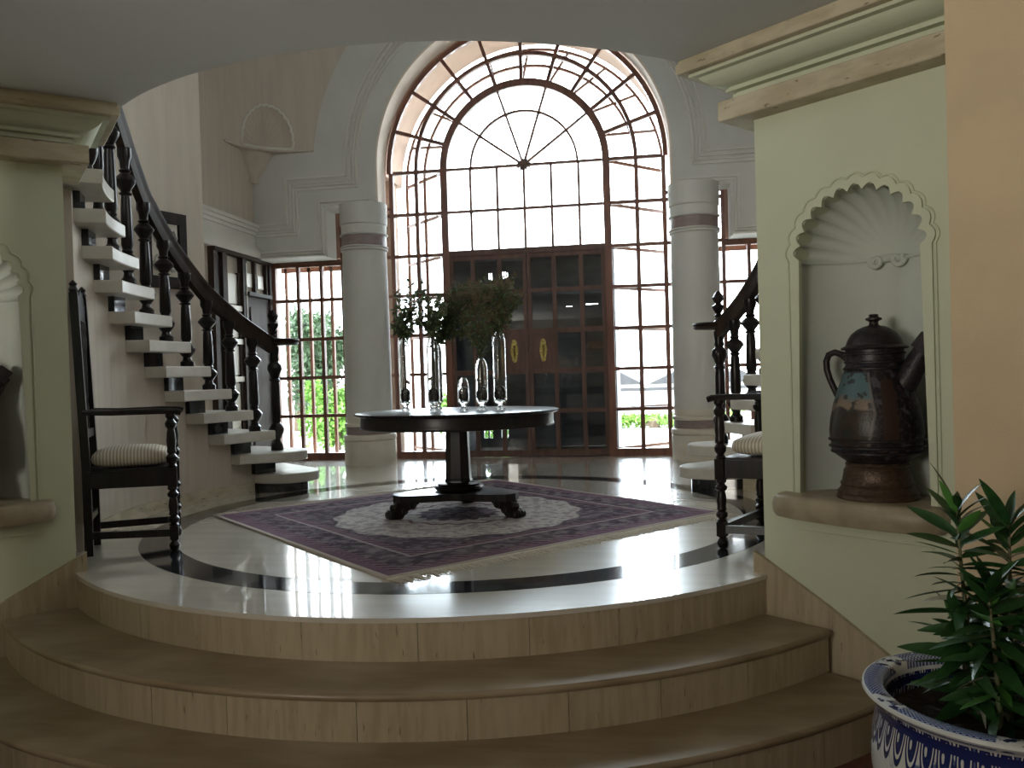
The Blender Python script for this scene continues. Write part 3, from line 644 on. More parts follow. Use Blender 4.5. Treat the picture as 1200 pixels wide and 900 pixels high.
# dark entrance porch outside the door
po = empty('entrance_porch', (CX, 4.9, -.1), label='dark timber entrance porch seen through the glazed double door', cat='porch')
for s in (-1, 1): MB().plate([(4.03, -.1), (5.6, -.1), (5.6, 2.575), (4.03, 2.445)], [], lambda u, v, t: (t, u, v), CX+s*1.0-.03, CX+s*1.0+.03).build('side_wall', 'porch', po)
b = MB(); b.add([(CX-1.03, 4.02, 2.44), (CX+1.03, 4.02, 2.44), (CX+1.03, 5.7, 2.58), (CX-1.03, 5.7, 2.58), (CX-1.03, 4.02, 2.48), (CX+1.03, 4.02, 2.48), (CX+1.03, 5.7, 2.62), (CX-1.03, 5.7, 2.62)], [(0, 1, 2, 3), (4, 7, 6, 5), (0, 4, 5, 1), (1, 5, 6, 2), (2, 6, 7, 3), (3, 7, 4, 0)]); b.build('roof', 'porch', po)
MB().box(CX-.97, CX+.97, 4.05, 5.6, -.12, -.03).build('porch_floor', 'brownpanel', po)
rect = lambda x0, x1, z0, z1: [(x0, z0), (x1, z0), (x1, z1), (x0, z1)]
holes = [rect(-.80, -.782, 2.33, 2.42), rect(-.77, -.748, 2.32, 2.42), rect(-.64, -.62, 2.33, 2.43), rect(-.605, -.585, 2.33, 2.43), rect(-.57, -.552, 2.33, 2.43), rect(-.54, -.527, 2.35, 2.42),
         rect(-.66, -.60, .74, .84), rect(-.66, -.60, .58, .68), rect(-.93, -.87, .10, .28), rect(-.85, -.80, .10, .28), rect(-.68, -.58, .10, .26), rect(-.92, -.86, .36, .43),
          rect(.28, .36, 1.90, 1.912), rect(.55, .72, 1.92, 1.935)]
MB().plate(rect(CX-.969, CX+.969, -.03, 2.595), holes, XZ, 5.601, 5.65).build('rear_wall', 'porch', po)
for x, z in ((.70, 1.36),): MB().box(x-.13, x+.13, 5.56, 5.598, z-.06, z+.06).build('red_panel', 'frame', po)

# ================================================================== SIDE WALL PANELLING
def panelling(name, s):
    X = (lambda x: x) if s > 0 else (lambda x: XL+XR-x); d = empty(name, (X(XL), 3.2, 0), kind='structure')
    def bx(nm, m, p, x0, x1, y0, y1, z0, z1): u = sorted((X(x0), X(x1))); return MB().box(u[0], u[1], y0, y1, z0, z1).build(nm, m, p)
    x0 = XL+.001
    for y, w in ((2.52, .09), (2.72, .10), (3.17, .07), (3.865, .06)): bx('post', 'brownpanel', d, x0, XL+.07, y-w/2, y+w/2, 0, 2.43)
    bx('white_edge', 'trimwhite', d, x0, XL+.075, 3.206, 3.222, 0, 2.38)
    bx('head_rail', 'brownpanel', d, x0, XL+.085, 2.475, 3.9, 2.4302, 2.4745)
    for z in (.15, .62, 1.03, 1.46, 1.84): bx('cross_rail', 'pearl' if z > .9 else 'brownpanel', d, x0, XL+.05, 2.771, 3.134, z-.03, z+.03)
    for z0, z1 in ((.18, .59), (.65, 1.0), (1.06, 1.43), (1.49, 1.81), (1.87, 2.25)): bx('frosted_pane', 'pearl', d, x0, XL+.02, 2.83, 3.075, z0+.02, z1-.02); bx('pane_stile', 'brownpanel', d, x0, XL+.04, 2.772, 2.829, z0, z1); bx('pane_stile', 'brownpanel', d, x0, XL+.04, 3.076, 3.133, z0, z1)
    bx('filler_panel', 'brownpanel', d, x0, XL+.03, 2.567, 2.668, .02, 2.4)
    lf = bx('door_leaf', 'brownpanel', d, x0, XL+.045, 3.23, 3.83, .01, 2.0)
    for z0, z1 in ((.12, .62), (.74, 1.28), (1.40, 1.88)):
        bx('raised_panel', 'brownpanel', lf, XL+.0455, XL+.058, 3.33, 3.73, z0, z1)
    bx('door_head', 'blackframe', d, x0, XL+.10, 3.225, 3.83, 2.005, 2.05)
    for y in (3.34, 3.64): bx('transom_light', 'pearl', d, x0, XL+.02, y-.03, y+.12, 2.12, 2.28)
    for y in (3.25, 3.50, 3.80): bx('transom_post', 'brownpanel', d, x0, XL+.05, y-.02, y+.02, 2.0502, 2.43)
panelling('door_2', 1); panelling('door_3', -1)

# ================================================================== STAIRCASES
TH = lambda k: 138.4+5.72*(k-1)                 # far (front) edge angle of tread k
TZ = lambda k: .17 if k == 1 else .193*k-.02
RAIL = [(143, 1.36), (147.5, 1.385), (155.7, 1.584), (164.3, 1.819), (173.2, 2.139), (181.6, 2.492), (188.4, 2.90), (196, 3.30), (203, 3.62)]
def rail_z(a):
    for (a0, z0), (a1, z1) in zip(RAIL, RAIL[1:]):
        if a <= a1: return z0+(z1-z0)*(a-a0)/(a1-a0)
    return RAIL[-1][1]
def hull(p):
    p = sorted(set((round(x, 5), round(y, 5)) for x, y in p)); out = []
    for seq in (p, p[::-1]):
        h = []
        for q in seq:
            while len(h) > 1 and (h[-1][0]-h[-2][0])*(q[1]-h[-2][1])-(h[-1][1]-h[-2][1])*(q[0]-h[-2][0]) <= 0: h.pop()
            h.append(q)
        out += h[:-1]
    return out
BAL = [(.045, 0), (.045, .05), (.030, .07), (.026, .10), (.040, .125), (.054, .16), (.058, .19), (.046, .215), (.028, .24), (.033, .255), (.028, .27), (.036, .30), (.033, .50), (.030, .62), (.026, .655), (.040, .67), (.026, .685), (.042, .715), (.060, .75), (.062, .765), (.050, .79), (.026, .82), (.036, .835), (.026, .85), (.030, .90), (.042, .94), (.042, 1.0)]
BAL = [(r*1.18, z) for r, z in BAL]
bal_me = MB().lathe(BAL, n=14).mesh('baluster', 'darkwood', 30)
blk_me = None
def staircase(left):
    xm = -.05; mir = (lambda m: m) if left else (lambda m: m.mirror(xm))
    mp = (lambda p: p) if left else (lambda p: V((2*xm-p[0], p[1], p[2])))
    base = mp(V((-2.2, 1.3, 0)))
    st = empty('staircase', base, label='curved marble staircase with dark turned balusters, '+('rising behind left chair' if left else 'mostly hidden behind right wall'), cat='staircase')
    for k in range(1, 13 if left else 11):
        z = TZ(k); a0, a1 = TH(k), TH(k)+14; r0 = 2.28
        if k <= 2:
            c, r = ((-1.97, 1.36), .29) if k == 1 else ((-2.02, 1.27), .27)
            pl = hull(arc(0, 0, 3.12, a0, a1, 8)+arc(0, 0, 2.35, a0+1, a1, 8)+arc(c[0], c[1], r, 0, 360, 36))
        else: pl = arc(0, 0, 3.12, a0, a1, 8)+arc(0, 0, r0, a1, a0, 8)
        t = MB()
        cx_ = sum(p[0] for p in pl)/len(pl); cy_ = sum(p[1] for p in pl)/len(pl); n = len(pl)
        lev = [(-.085, .006), (-.078, 0), (-.008, 0), (0, .008)]
        for dz, ins in lev:
            for (x, y) in pl:
                d = V((cx_-x, cy_-y, 0)).normalized(); t.v.append(V((x, y, z+dz))+d*ins)
        for j in range(3):
            for i in range(n): i2 = (i+1) % n; t.f.append((j*n+i, j*n+i2, (j+1)*n+i2, (j+1)*n+i))
        for q in (0, 3):
            for tr in tessellate_polygon([[V((x, y, 0)) for x, y in pl]]): t.f.append(tuple(q*n+i for i in tr))
        tr_ = mir(t).build('tread', 'stairstone', st, 30)
        if k == 1:
            pb = hull(arc(0, 0, 3.05, a0+2, a1, 6)+arc(0, 0, 2.40, a0+3, a1, 6)+arc(-1.99, 1.36, .21, 0, 360, 30))
            mir(MB().plate(pb, [], XY, .001, z-.0855)).build('riser_block', 'blackstone', tr_)
        else:
            zz = (TZ(k-1)+.0005, z-.0855)
            if k == 2: b = sector(MB(), 2.40, 2.56, TH(2)+4, TH(2)+9, *zz)
            else: b = sector(MB(), 2.42, 2.52, TH(k)+4.0, TH(k)+8.2, *zz)
            mir(b).build('riser_block', 'blackstone', tr_)
    # spandrel wall under the treads, stepped to their undersides
    b = MB()
    for k in range(1, 13 if left else 11):
        a0 = TH(k)+14.0-5.72 if k > 1 else 149.5; a1 = min(211.5, TH(k)+14.0)
        sector(b, 2.46, 2.56, a0+(.02 if k > 1 else 0), a1, 0, TZ(k)-.086, 5)
    mir(b).build('spandrel_wall', 'plaster', st, 30)
    b = MB(); sector(b, 2.445, 2.4598, 153, 211, 0, .10, 40); mir(b).build('baseboard', 'stonetrim', st)
    # balusters
    for k in range(3, 13 if left else 11):
        a = 147.2+5.78*(k-2); h = rail_z(a)-.135-TZ(k)
        put('baluster', bal_me, st, mp(pol(2.40, a, TZ(k)))-base, sc=(1, 1, h))
    # newel with finial
    nx = mp(V((-2.035, 1.31, TZ(2)))); 
    prof = [(.055, 0), (.055, .05), (.038, .075), (.034, .10), (.050, .13), (.066, .17), (.068, .20), (.052, .23), (.034, .25), (.040, .27), (.036, .30), (.042, .34), (.040, .58), (.036, .62), (.050, .64), (.034, .66), (.048, .70), (.066, .74), (.060, .78), (.034, .81), (.042, .83), (.036, .86), (.044, .91), (.044, .945)]
    nw = MB().lathe(prof, nx, 18).build('newel_post', 'darkwood', st)
    f0 = nx+V((0, 0, 1.0))
    MB().lathe([(.055, 0), (.055, .02), (.030, .035), (.022, .06), (.034, .075), (.022, .09), (.030, .105), (.050, .14), (.052, .155), (.030, .17), (.024, .18), (.034, .19), (.052, .225), (.030, .26), (.004, .285)], f0, 8).build('finial', 'darkwood', nw, 20)
    # hand rail and its volute
    pts = []; ups = []
    ae = 203 if left else 192
    for i in range(57): a = 147.5+(ae-147.5)*i/56; pts.append(pol(2.40, a, rail_z(a)-.055))
    sec = [(-.030, -.085), (.030, -.085), (.036, -.03), (.034, .0), (.042, .02), (.040, .04), (.022, .054), (-.022, .054), (-.040, .04), (-.042, .02), (-.034, 0), (-.036, -.03)]
    hr = mir(MB().sweep(pts, sec)).build('hand_rail', 'railwood', st, 40)
    vo = MB(); vo.lathe([(.06, 0), (.125, .004), (.14, .016), (.132, .03), (.146, .042), (.135, .058), (.08, .064), (0, .064)], (-1.965, 1.36, 1.325), 28)
    vo.bar((-1.965, 1.36, 1.355), pol(2.40, 147.8, 1.355), .09, .06)
    mir(vo).build('volute', 'railwood', hr, 40)
    return st
staircase(True); staircase(False)
# framed carving on the stair wall
pf = empty('framed_carving', pol(3.085, 161, 2.2), rad(161), label='black framed panel with silvered scroll carving on the curved stair wall', cat='picture')
def pbox(nm, m, y0, y1, z0, z1, x0, x1): return MB().box(x0, x1, y0, y1, z0, z1).build(nm, m, pf, local=True)
for y0, y1, z0, z1 in ((-.23, .23, .24, .34), (-.23, .23, -.34, -.24), (-.23, -.15, -.2398, .2398), (.15, .23, -.2398, .2398)): pbox('frame_rail', 'blackframe', y0, y1, z0, z1, -.05, .0)
pbox('back_panel', 'pearl', -.149, .149, -.2398, .2398, -.02, -.002)
sc_ = MB()
for s in (-1, 1):
    for q in (-1, 1):
        sc_.tube([V((-.03, s*(.075+(.055-.05*t/20)*cos(t*.55)), q*(.11+(.085-.075*t/20)*sin(t*.55)))) for t in range(20)], .014, 6)
sc_.tube([V((-.03, .0, -.2)), V((-.035, .02, -.08)), V((-.035, -.02, .06)), V((-.03, 0, .2))], [.012, .02, .02, .012], 6)
sc_.build('scroll_carving', 'silver', pf, local=True)

# ================================================================== RUG
rg = empty('persian_rug', (-.045, -.04, .001), rad(46.5), label='square mauve and cream persian rug laid cornerwise under the pedestal table', cat='rug')
b = MB(); N = 26; H = 1.31
for j in range(N+1):
    for i in range(N+1):
        x = -H+2*H*i/N; y = -H+2*H*j/N; b.v.append(V((x, y, .011+.0012*sin(7*x+2)*sin(6*y+1))))
for j in range(N):
    for i in range(N): b.f.append((j*(N+1)+i, j*(N+1)+i+1, (j+1)*(N+1)+i+1, (j+1)*(N+1)+i))
o = len(b.v); ring = [(i, 0) for i in range(N)]+[(N, j) for j in range(N)]+[(i, N) for i in range(N, 0, -1)]+[(0, j) for j in range(N, 0, -1)]
b.v += [V((-H+2*H*i/N, -H+2*H*j/N, 0)) for i, j in ring]; m = len(ring)
for q in range(m): q2 = (q+1) % m; i, j = ring[q]; i2, j2 = ring[q2]; b.f.append((j*(N+1)+i, o+q, o+q2, j2*(N+1)+i2))
b.f.append(tuple(o+q for q in reversed(range(m)))); b.build('pile', 'rug', rg, local=True)
for s in (-1, 1):
    b = MB()
    b.box(-H, H, min(s*H, s*(H+.025)), max(s*H, s*(H+.025)), 0, .007)
    for i in range(150):
        x = -H+2*H*(i+.5)/150; e = x+random.uniform(-.012, .012); l = random.uniform(.09, .12)
        b.tube([(x, s*(H+.02), .005), ((x+e)/2, s*(H+.055), .005), (e, s*(H+.02+l), .003)], [.0045, .004, .002], 4)
    tag(b.build('fringe', 'fringe', rg, local=True), label='cream knotted fringe', kind='stuff')

# ================================================================== PEDESTAL TABLE
TB = V((-.045, 0, .0125)); tb = empty('pedestal_table', TB, label='dark oval pedestal table on three carved paw feet in the middle of the rug', cat='table')
zt = .75-.0125; OV = .84
def LT(p, nm, n=64, m='darkwood', oval=False):
    b_ = MB().lathe(p, n=n)
    if oval: b_.v = [V((q.x, q.y*OV, q.z)) for q in b_.v]
    return b_.build(nm, m, tb, 35, local=True)
LT([(.0, zt-.026), (.70, zt-.026), (.725, zt-.024), (.736, zt-.017), (.740, zt-.01), (.737, zt-.003), (.728, zt), (0, zt)], 'tabletop', 96, oval=True)
LT([(.69, zt-.115), (.700, zt-.112), (.704, zt-.10), (.700, zt-.09), (.700, zt-.0265), (.69, zt-.0265)], 'apron', 96, oval=True)
b = MB()
for i in range(150):
    a = 2*pi*i/150; p = V((.741*cos(a), .741*OV*sin(a), zt-.009)); r = .0055
    b.add([p+V(q)*r for q in ((1, 0, 0), (0, 1, 0), (-1, 0, 0), (0, -1, 0), (0, 0, 1), (0, 0, -1))], [(0, 1, 4), (1, 2, 4), (2, 3, 4), (3, 0, 4), (1, 0, 5), (2, 1, 5), (3, 2, 5), (0, 3, 5)])
tag(b.build('bead_edge', 'darkwood', tb, local=True), kind='stuff')
b = MB()                                        # faceted tapering column
for z, r in ((.225, .102), (.24, .10), (.25, .095), (.62, .084), (.635, .10)):
    for i in range(8): a = 2*pi*(i+.5)/8; b.v.append(V((r*cos(a), r*sin(a), z)))
for j in range(4):
    for i in range(8): i2 = (i+1) % 8; b.f.append((j*8+i, j*8+i2, (j+1)*8+i2, (j+1)*8+i))
b.f.append(tuple(range(8))[::-1]); b.f.append(tuple(32+i for i in range(8)))
b.build('column', 'darkwood', tb, 20, local=True)
LT([(.13, .165), (.165, .17), (.178, .185), (.168, .20), (.15, .205), (.155, .215), (.125, .225), (.10, .226)], 'socle', 24)
angs = [212, 335, 94]
out = []                                        # concave-sided three-armed platform
for i, a in enumerate(angs):
    out += [(.47*cos(rad(a-10)), .47*sin(rad(a-10))), (.49*cos(rad(a)), .49*sin(rad(a))), (.47*cos(rad(a+10)), .47*sin(rad(a+10)))]
    nx_ = angs[(i+1) % 3]+(360 if angs[(i+1) % 3] < a else 0)
    for t in range(1, 8):
        f = t/8; an = a+10+(nx_-20-a)*f; out.append(((.47-.25*sin(pi*f)**.8)*cos(rad(an)), (.47-.25*sin(pi*f)**.8)*sin(rad(an))))
out2 = [(x*1.0, y) for x, y in out]
MB().plate(sorted(out, key=lambda p: atan2(p[1], p[0])), [], XY, .115, .165).build('platform', 'darkwood', tb, local=True)
def foot():
    b = MB()                                    # bracket leg in profile (r, z), then a rounded paw with toes
    prof = [(.30, .1148), (.32, .09), (.345, .085), (.35, .06), (.39, .055), (.41, .03), (.44, .0), (.50, .0), (.52, .02), (.505, .05), (.485, .07), (.475, .1148)]
    b.plate(prof, [], lambda u, v, t: (u, t, v), -.04, .04)
    for y, r in ((-.045, .026), (-.015, .03), (.015, .03), (.045, .026)):
        b.lathe([(0, 0), (r*.8, .004), (r, r*.8), (r*.85, r*1.5), (r*.3, r*2.0), (0, r*2.05)], (.515, y, 0), 10)
    b.lathe([(0, .05), (.03, .055), (.038, .075), (.03, .098), (0, .104)], (.48, 0, 0), 12)
    for y in (-.041, .041): b.tube([(.36+.02*cos(t*.6), y, .088+.018*sin(t*.6)) for t in range(11)], .010, 6); b.tube([(.42+.018*cos(t*.6), y, .05+.016*sin(t*.6)) for t in range(11)], .009, 6)
    return b
fm = foot().mesh('paw_foot', 'darkwood', 35)
for a in angs: put('paw_foot', fm, tb, (0, 0, 0), (0, 0, rad(a)))

# ================================================================== VASES AND SPRIGS
def vase(x, y, H, R, label):
    v = empty('glass_vase', (x, y, .7505), label=label, cat='vase', group='clear glass vases on the pedestal table')
    o = [(R*.72, 0), (R*.78, .004), (R*.70, .012), (R*.50, .02), (R*.48, .034), (R*.7, .045), (R*.96, .06), (R, .08), (R, H-.07), (R*.93, H-.045), (R*.74, H-.018), (R*.52, H-.006), (R*.46, H)]
    i = [(R*.46-.003, H), (R*.52-.003, H-.008), (R*.74-.004, H-.022), (R*.93-.004, H-.048), (R-.0035, H-.072), (R-.0035, .085), (R*.9, .068), (0, .06)]
    MB().lathe(o+i, n=28, cap=False).add([(0, 0, 0)], []).build('glass_body', 'vase', v, 50, local=True)
    MB().lathe([(0, .0605), (R*.62, .067), (R*.88, .09), (R*.89, .125), (R*.72, .155), (R*.35, .168), (0, .17)], n=16).build('black_stone', 'ball', v, 50, local=True)
    return v
VS = [(-.47, .16, .55, .040, 'tall slim glass vase nearest the left edge of the table, holding leafy sprigs'),
      (-.215, .02, .53, .046, 'tall glass vase second from the left, in front of another of its height'),
      (-.235, .22, .50, .040, 'tall glass vase standing behind the second vase from the left'),
      (.015, -.02, .235, .040, 'shortest glass vase, empty, in the middle of the row'),
      (.150, -.02, .37, .044, 'medium glass vase beside the shortest one, with one thin stem'),
      (.275, .02, .56, .047, 'tall broad glass vase at the right end of the row')]
for a in VS: vase(*a)
def quadleaf(b, p, d, l, w, up):
    d = d.normalized(); s = d.cross(up)
    if s.length < .01: s = V((1, 0, 0))
    s.normalize(); n = s.cross(d)
    b.add([p, p+d*l*.45+s*w/2+n*l*.06, p+d*l, p+d*l*.45-s*w/2+n*l*.06, p+d*l*.5-n*l*.03], [(0, 1, 4), (1, 2, 4), (2, 3, 4), (3, 0, 4)])
def rv(): return V((random.gauss(0, 1), random.gauss(0, 1), random.gauss(0, 1))).normalized()
def sprigs(vi, name, label, cx, cz, rx, rz, nst, leafl, nleaf, nberry, ry=.13):
    x, y, H, R, _ = VS[vi]; e = empty(name, (x, y, .7505+.16), label=label, cat='branches', group='sprigs in the glass vases')
    stem, leaf, ber = MB(), MB(), MB(); mouth = V((x, y, .7505+H))
    for i in range(nst):
        t = V((cx+random.uniform(-1, 1)*rx, y+random.uniform(-1, 1)*ry, cz+random.uniform(-.8, 1)*rz))
        j = V((random.uniform(-1, 1)*R*.3, random.uniform(-1, 1)*R*.3, 0)); p0 = V((x, y, .7505+.165))+j*1.2; p1 = mouth+j*.6
        mid = p1.lerp(t, .5)+V((random.uniform(-.03, .03), random.uniform(-.03, .03), .03)); path = [p0, p1, mid, t]
        stem.tube(path, [.0025, .0025, .002, .001], 5)
        for k in range(nleaf):
            f = random.random()**.8; p = p1.lerp(mid, f*2) if f < .5 else mid.lerp(t, f*2-1)
            d = (rv()+V((0, 0, .3))).normalized(); quadleaf(leaf, p+rv()*.006, d, leafl*random.uniform(.6, 1.3), leafl*random.uniform(.35, .55), rv())
        for k in range(3):
            q = t.lerp(mid, random.random()*.5); tw = q+rv()*random.uniform(.02, .05); stem.tube([q, tw], .0009, 3)
            for w_ in range(nberry//3):
                p = tw+rv()*random.uniform(.005, .035); r = random.uniform(.003, .0062)
                ber.add([p+V(c_)*r for c_ in ((1, 0, 0), (0, 1, 0), (-1, 0, 0), (0, -1, 0), (0, 0, 1), (0, 0, -1))], [(0, 1, 4), (1, 2, 4), (2, 3, 4), (3, 0, 4), (1, 0, 5), (2, 1, 5), (3, 2, 5), (0, 3, 5)])
    stem.build('stems', 'stem', e)
    tag(leaf.build('leaves', 'sprig', e, 0), kind='stuff'); tag(ber.build('berries', 'berry', e), kind='stuff')
sprigs(0, 'leafy_sprigs', 'dark leafy sprigs with small black berries in the leftmost vase', -.43, 1.52, .13, .20, 16, .060, 20, 30)
sprigs(1, 'leafy_sprigs', 'leafy dark green sprigs in the second vase, spreading to the left', -.22, 1.50, .13, .20, 16, .058, 20, 30)
sprigs(2, 'berry_sprigs', 'dense reddish green berry sprigs leaning right from the vase behind', .03, 1.48, .19, .24, 42, .044, 34, 75)
sprigs(5, 'berry_sprigs', 'fine reddish berry sprigs spilling from the tall right-hand vase', .26, 1.50, .18, .20, 38, .042, 34, 75)
sprigs(4, 'berry_sprigs', 'thin stem with hanging green leaves in the medium vase', .12, 1.36, .11, .12, 14, .040, 22, 30)

# ================================================================== ARMCHAIRS
def turned(z0, z1, r):
    L = z1-z0; q = [(.75, 0), (.9, .03), (.55, .07), (.95, .13), (1.0, .2), (.6, .26), (.85, .30), (.72, .36), (.86, .5), (.72, .66), (.6, .72), (.95, .77), (1.0, .83), (.55, .90), (.9, .95), (.8, 1)]
    return [(r*a, z0+L*f) for a, f in q]
def chair(front_near, front_far, depth_dir, label, clabel):
    fc = (V(front_near)+V(front_far))/2; dd = V(depth_dir).normalized(); rz = atan2(-dd.y, -dd.x)     # local +x = facing
    W = (V(front_near)-V(front_far)).length/2; D = .47; o = fc+dd*D/2
    c = empty('armchair', (o.x, o.y, 0), rz, label=label, cat='chair', group='dark turned armchairs')
    xf, xr, wr_ = D/2, -D/2, W*.72
    def B(nm, mb, ang=35, m='darkwood'): return mb.build(nm, m, c, ang, local=True)
    for s in (-1, 1):
        b = MB(); b.lathe([(.018, 0), (.028, .012), (.032, .035), (.018, .06), (.026, .07)], (xf, s*W, 0), 12)
        b.box(xf-.024, xf+.024, s*W-.024, s*W+.024, .07, .15); b.lathe(turned(.15, .385, .033), (xf, s*W, 0), 12); b.box(xf-.026, xf+.026, s*W-.026, s*W+.026, .385, .50)
        b.lathe(turned(.50, .825, .033), (xf, s*W, 0), 12); B('front_leg', b)
        b = MB(); b.bar((xr, s*wr_, 0), (xr, s*wr_, .50), .042, .046, (1, 0, 0)); b.bar((xr, s*wr_, .50), (xr-.035, s*wr_, 1.56), .038, .046, (1, 0, 0))
        b.lathe([(.018, 1.56), (.026, 1.575), (.018, 1.595), (.024, 1.61), (.004, 1.63)], (xr-.035, s*wr_, 0), 10); B('rear_stile', b)
        a = MB(); p = [V((xr-.005, s*wr_, .85)), V((xr+.15, s*(wr_+(W-wr_)*.35), .842)), V((xf-.06, s*W, .842)), V((xf+.035, s*W, .838)), V((xf+.06, s*W, .828))]
        a.sweep(p, [(-.028, -.016), (.028, -.016), (.03, .006), (.018, .017), (-.018, .017), (-.03, .006)]); B('arm', a)
        B('side_stretcher', MB().bar((xr, s*wr_, .12), (xf-.02, s*W, .11), .028, .042))
        B('side_rail', MB().bar((xr+.02, s*wr_, .445), (xf-.026, s*W, .445), .026, .10))
    B('front_rail', MB().bar((xf-.004, -W+.026, .445), (xf-.004, W-.026, .445), .03, .10)); B('rear_rail', MB().bar((xr, -wr_+.02, .445), (xr, wr_-.02, .445), .026, .10))
    B('cross_stretcher', MB().bar((xf, -W+.024, .115), (xf, W-.024, .115), .028, .042)); B('cross_stretcher', MB().bar((xr, -wr_+.02, .22), (xr, wr_-.02, .22), .028, .04))
    b = MB().plate([(xr+.0, -wr_-.0), (xf-.0, -W), (xf, W), (xr, wr_)], [], XY, .4955, .507); B('seat_board', b)
    pr_ = [(-wr_+.02, 1.40)]+[(-wr_+.02+(2*wr_-.04)*i/12, 1.50+.08*sin(pi*i/12)+.012*cos(i*pi)) for i in range(13)]+[(wr_-.02, 1.40)]
    B('crest_rail', MB().plate(pr_, [], lambda u, v, t: (xr-.033+t, u, v), -.014, .014))
    B('lower_back_rail', MB().bar((xr-.008, -wr_+.02, .72), (xr-.008, wr_-.02, .72), .03, .05, (0, 0, 1)))
    for i in range(4):
        y = (-.6+.4*i)*wr_; b = MB().lathe(turned(.745, 1.40, .013), (xr-.021, y, 0), 8); B('back_spindle', b)
    # cushion
    k = empty('seat_cushion', tuple(WM[c.name] @ V((.0, 0, .5075))), rz, label=clabel, cat='cushion', group='striped cushions on the armchairs')
    b = MB(); NU, NV = 26, 10
    for j in range(NV+1):
        ph = pi*j/NV-pi/2; cz = abs(sin(ph))**.7*(1 if ph > 0 else -1); cr = abs(cos(ph))**.45
        for i in range(NU*2):
            a = 2*pi*i/(NU*2); ca, sa = cos(a), sin(a); ux = abs(ca)**.4*(1 if ca > 0 else -1); uy = abs(sa)**.4*(1 if sa > 0 else -1)
            x = ux*(D/2-.012)*cr; hw = W-.035+(wr_-W)*(.5-x/D)*.9; zc = .055+.054*cz
            if cz > 0: zc += .022*(1-(min(1, hypot(ux*cr, uy*cr)))**2)
            b.v.append(V((x, uy*hw*cr, max(.001, zc))))
    n = NU*2
    for j in range(NV):
        for i in range(n): i2 = (i+1) % n; b.f.append((j*n+i, j*n+i2, (j+1)*n+i2, (j+1)*n+i))
    b.build('cover', 'cushion', k, 60, local=True)
chair((-1.525, -1.243, 0), (-1.78, -.79, 0), (-.872, -.49, 0), 'tall-backed dark turned armchair in front of the left staircase', 'striped cushion on the armchair by the left staircase')
chair((1.70, -1.14, 0), (1.98, -.63, 0), (.88, -.48, 0), 'dark turned armchair half hidden behind the right niche wall', 'pale striped cushion on the half hidden right armchair')

# ================================================================== EWERS IN THE NICHES
def ewer(P, u, t, rot, label):
    p = P(u, .4095, t); e = empty('painted_ewer', p, rot, label=label, cat='ewer')
    Lt = lambda pr, nm, m, n=40, par=None: MB().lathe(pr, n=n).build(nm, m, par or e, 40, local=True)
    Lt([(.170, 0), (.172, .008), (.165, .02), (.168, .03), (.158, .04), (.150, .055), (.155, .066), (.146, .078), (.142, .10), (.138, .125), (.128, .14), (.132, .15), (.126, .16)], 'foot', 'ewerfoot')
    Lt([(.125, .1605), (.15, .178), (.178, .20), (.19, .225), (.192, .235), (.188, .24), (.193, .27), (.195, .30), (.190, .35), (.178, .41), (.160, .47), (.142, .52), (.130, .555), (.124, .57), (.128, .578), (.122, .586), (.120, .62), (.121, .655)], 'body', 'ewer', 56)
    for z, r in ((.208, .184), (.232, .192), (.262, .194), (.572, .126), (.60, .121), (.638, .121)): Lt([(r, z-.006), (r+.006, z-.003), (r+.006, z+.003), (r, z+.006)], 'relief_band', 'glaze', 56)
    ld = Lt([(.10, .6555), (.136, .656), (.140, .663), (.132, .669), (.118, .676), (.110, .70), (.095, .725), (.07, .745), (.045, .757), (.03, .76), (.02, .765), (.018, .778), (.026, .782)], 'lid', 'glaze')
    Lt([(.026, .7825), (.034, .786), (.034, .794), (.024, .797), (.018, .803), (.022, .808), (.012, .812), (0, .812)], 'lid_knob', 'glaze', 16, ld)
    hp = [(.118, .61), (.15, .638), (.185, .65), (.215, .64), (.228, .61), (.226, .57), (.214, .53), (.196, .49), (.178, .455), (.168, .44)]
    MB().tube([V((-r, 0, z)) for r, z in hp], [.016, .016, .015, .015, .015, .015, .014, .014, .015, .018], 10).build('handle', 'glaze', e, 50, local=True)
    sp = [(.125, .50), (.155, .545), (.185, .60), (.215, .645), (.235, .668)]
    b = MB().tube([V((r, 0, z)) for r, z in sp], [.056, .050, .044, .040, .040], 12); b.bar((.205, 0, .645), (.25, 0, .70), .085, .07, (-.7, 0, .7)); b.build('spout', 'glaze', e, 40, local=True)
ar = atan2(dR.y, dR.x); al = atan2(-dL.y, -dL.x)
ewer(PR, .53, .075, ar, 'dark painted ewer with domed lid in the right shell niche')
ewer(PL_, .535, .10, al, 'dark ewer in the shadowed left shell niche, spout towards the chair')

# ================================================================== POTTED PLANT
PP = V((2.266, -3.318, -.5595)); pt = empty('porcelain_planter', PP, label='blue and white porcelain planter on the hall floor at lower right', cat='planter'); pt.scale = (1.163,)*3
MB().lathe([(.17, 0), (.175, .02), (.20, .06), (.25, .14), (.285, .24), (.298, .33), (.298, .39), (.290, .44), (.282, .475), (.284, .498), (.294, .508), (.310, .518), (.317, .526), (.315, .533), (.305, .536), (.272, .534), (.264, .528), (.262, .50), (.262, .46), (.270, .40), (.262, .30), (.15, .12), (0, .1)], n=72, cap=False).build('bowl', 'porcelain', pt, 50, local=True)
b = MB(); n = 40
for j, r in enumerate((0, .08, .16, .22, .261)):
    for i in range(n): a = 2*pi*i/n; b.v.append(V((r*cos(a), r*sin(a), .455+.018*sin(9*a+j)*(1 if 0 < j < 4 else 0)-.0*j)))
for j in range(4):
    for i in range(n): i2 = (i+1) % n; b.f.append((j*n+i, j*n+i2, (j+1)*n+i2, (j+1)*n+i))
b.build('soil', 'soil', pt, 60, local=True)
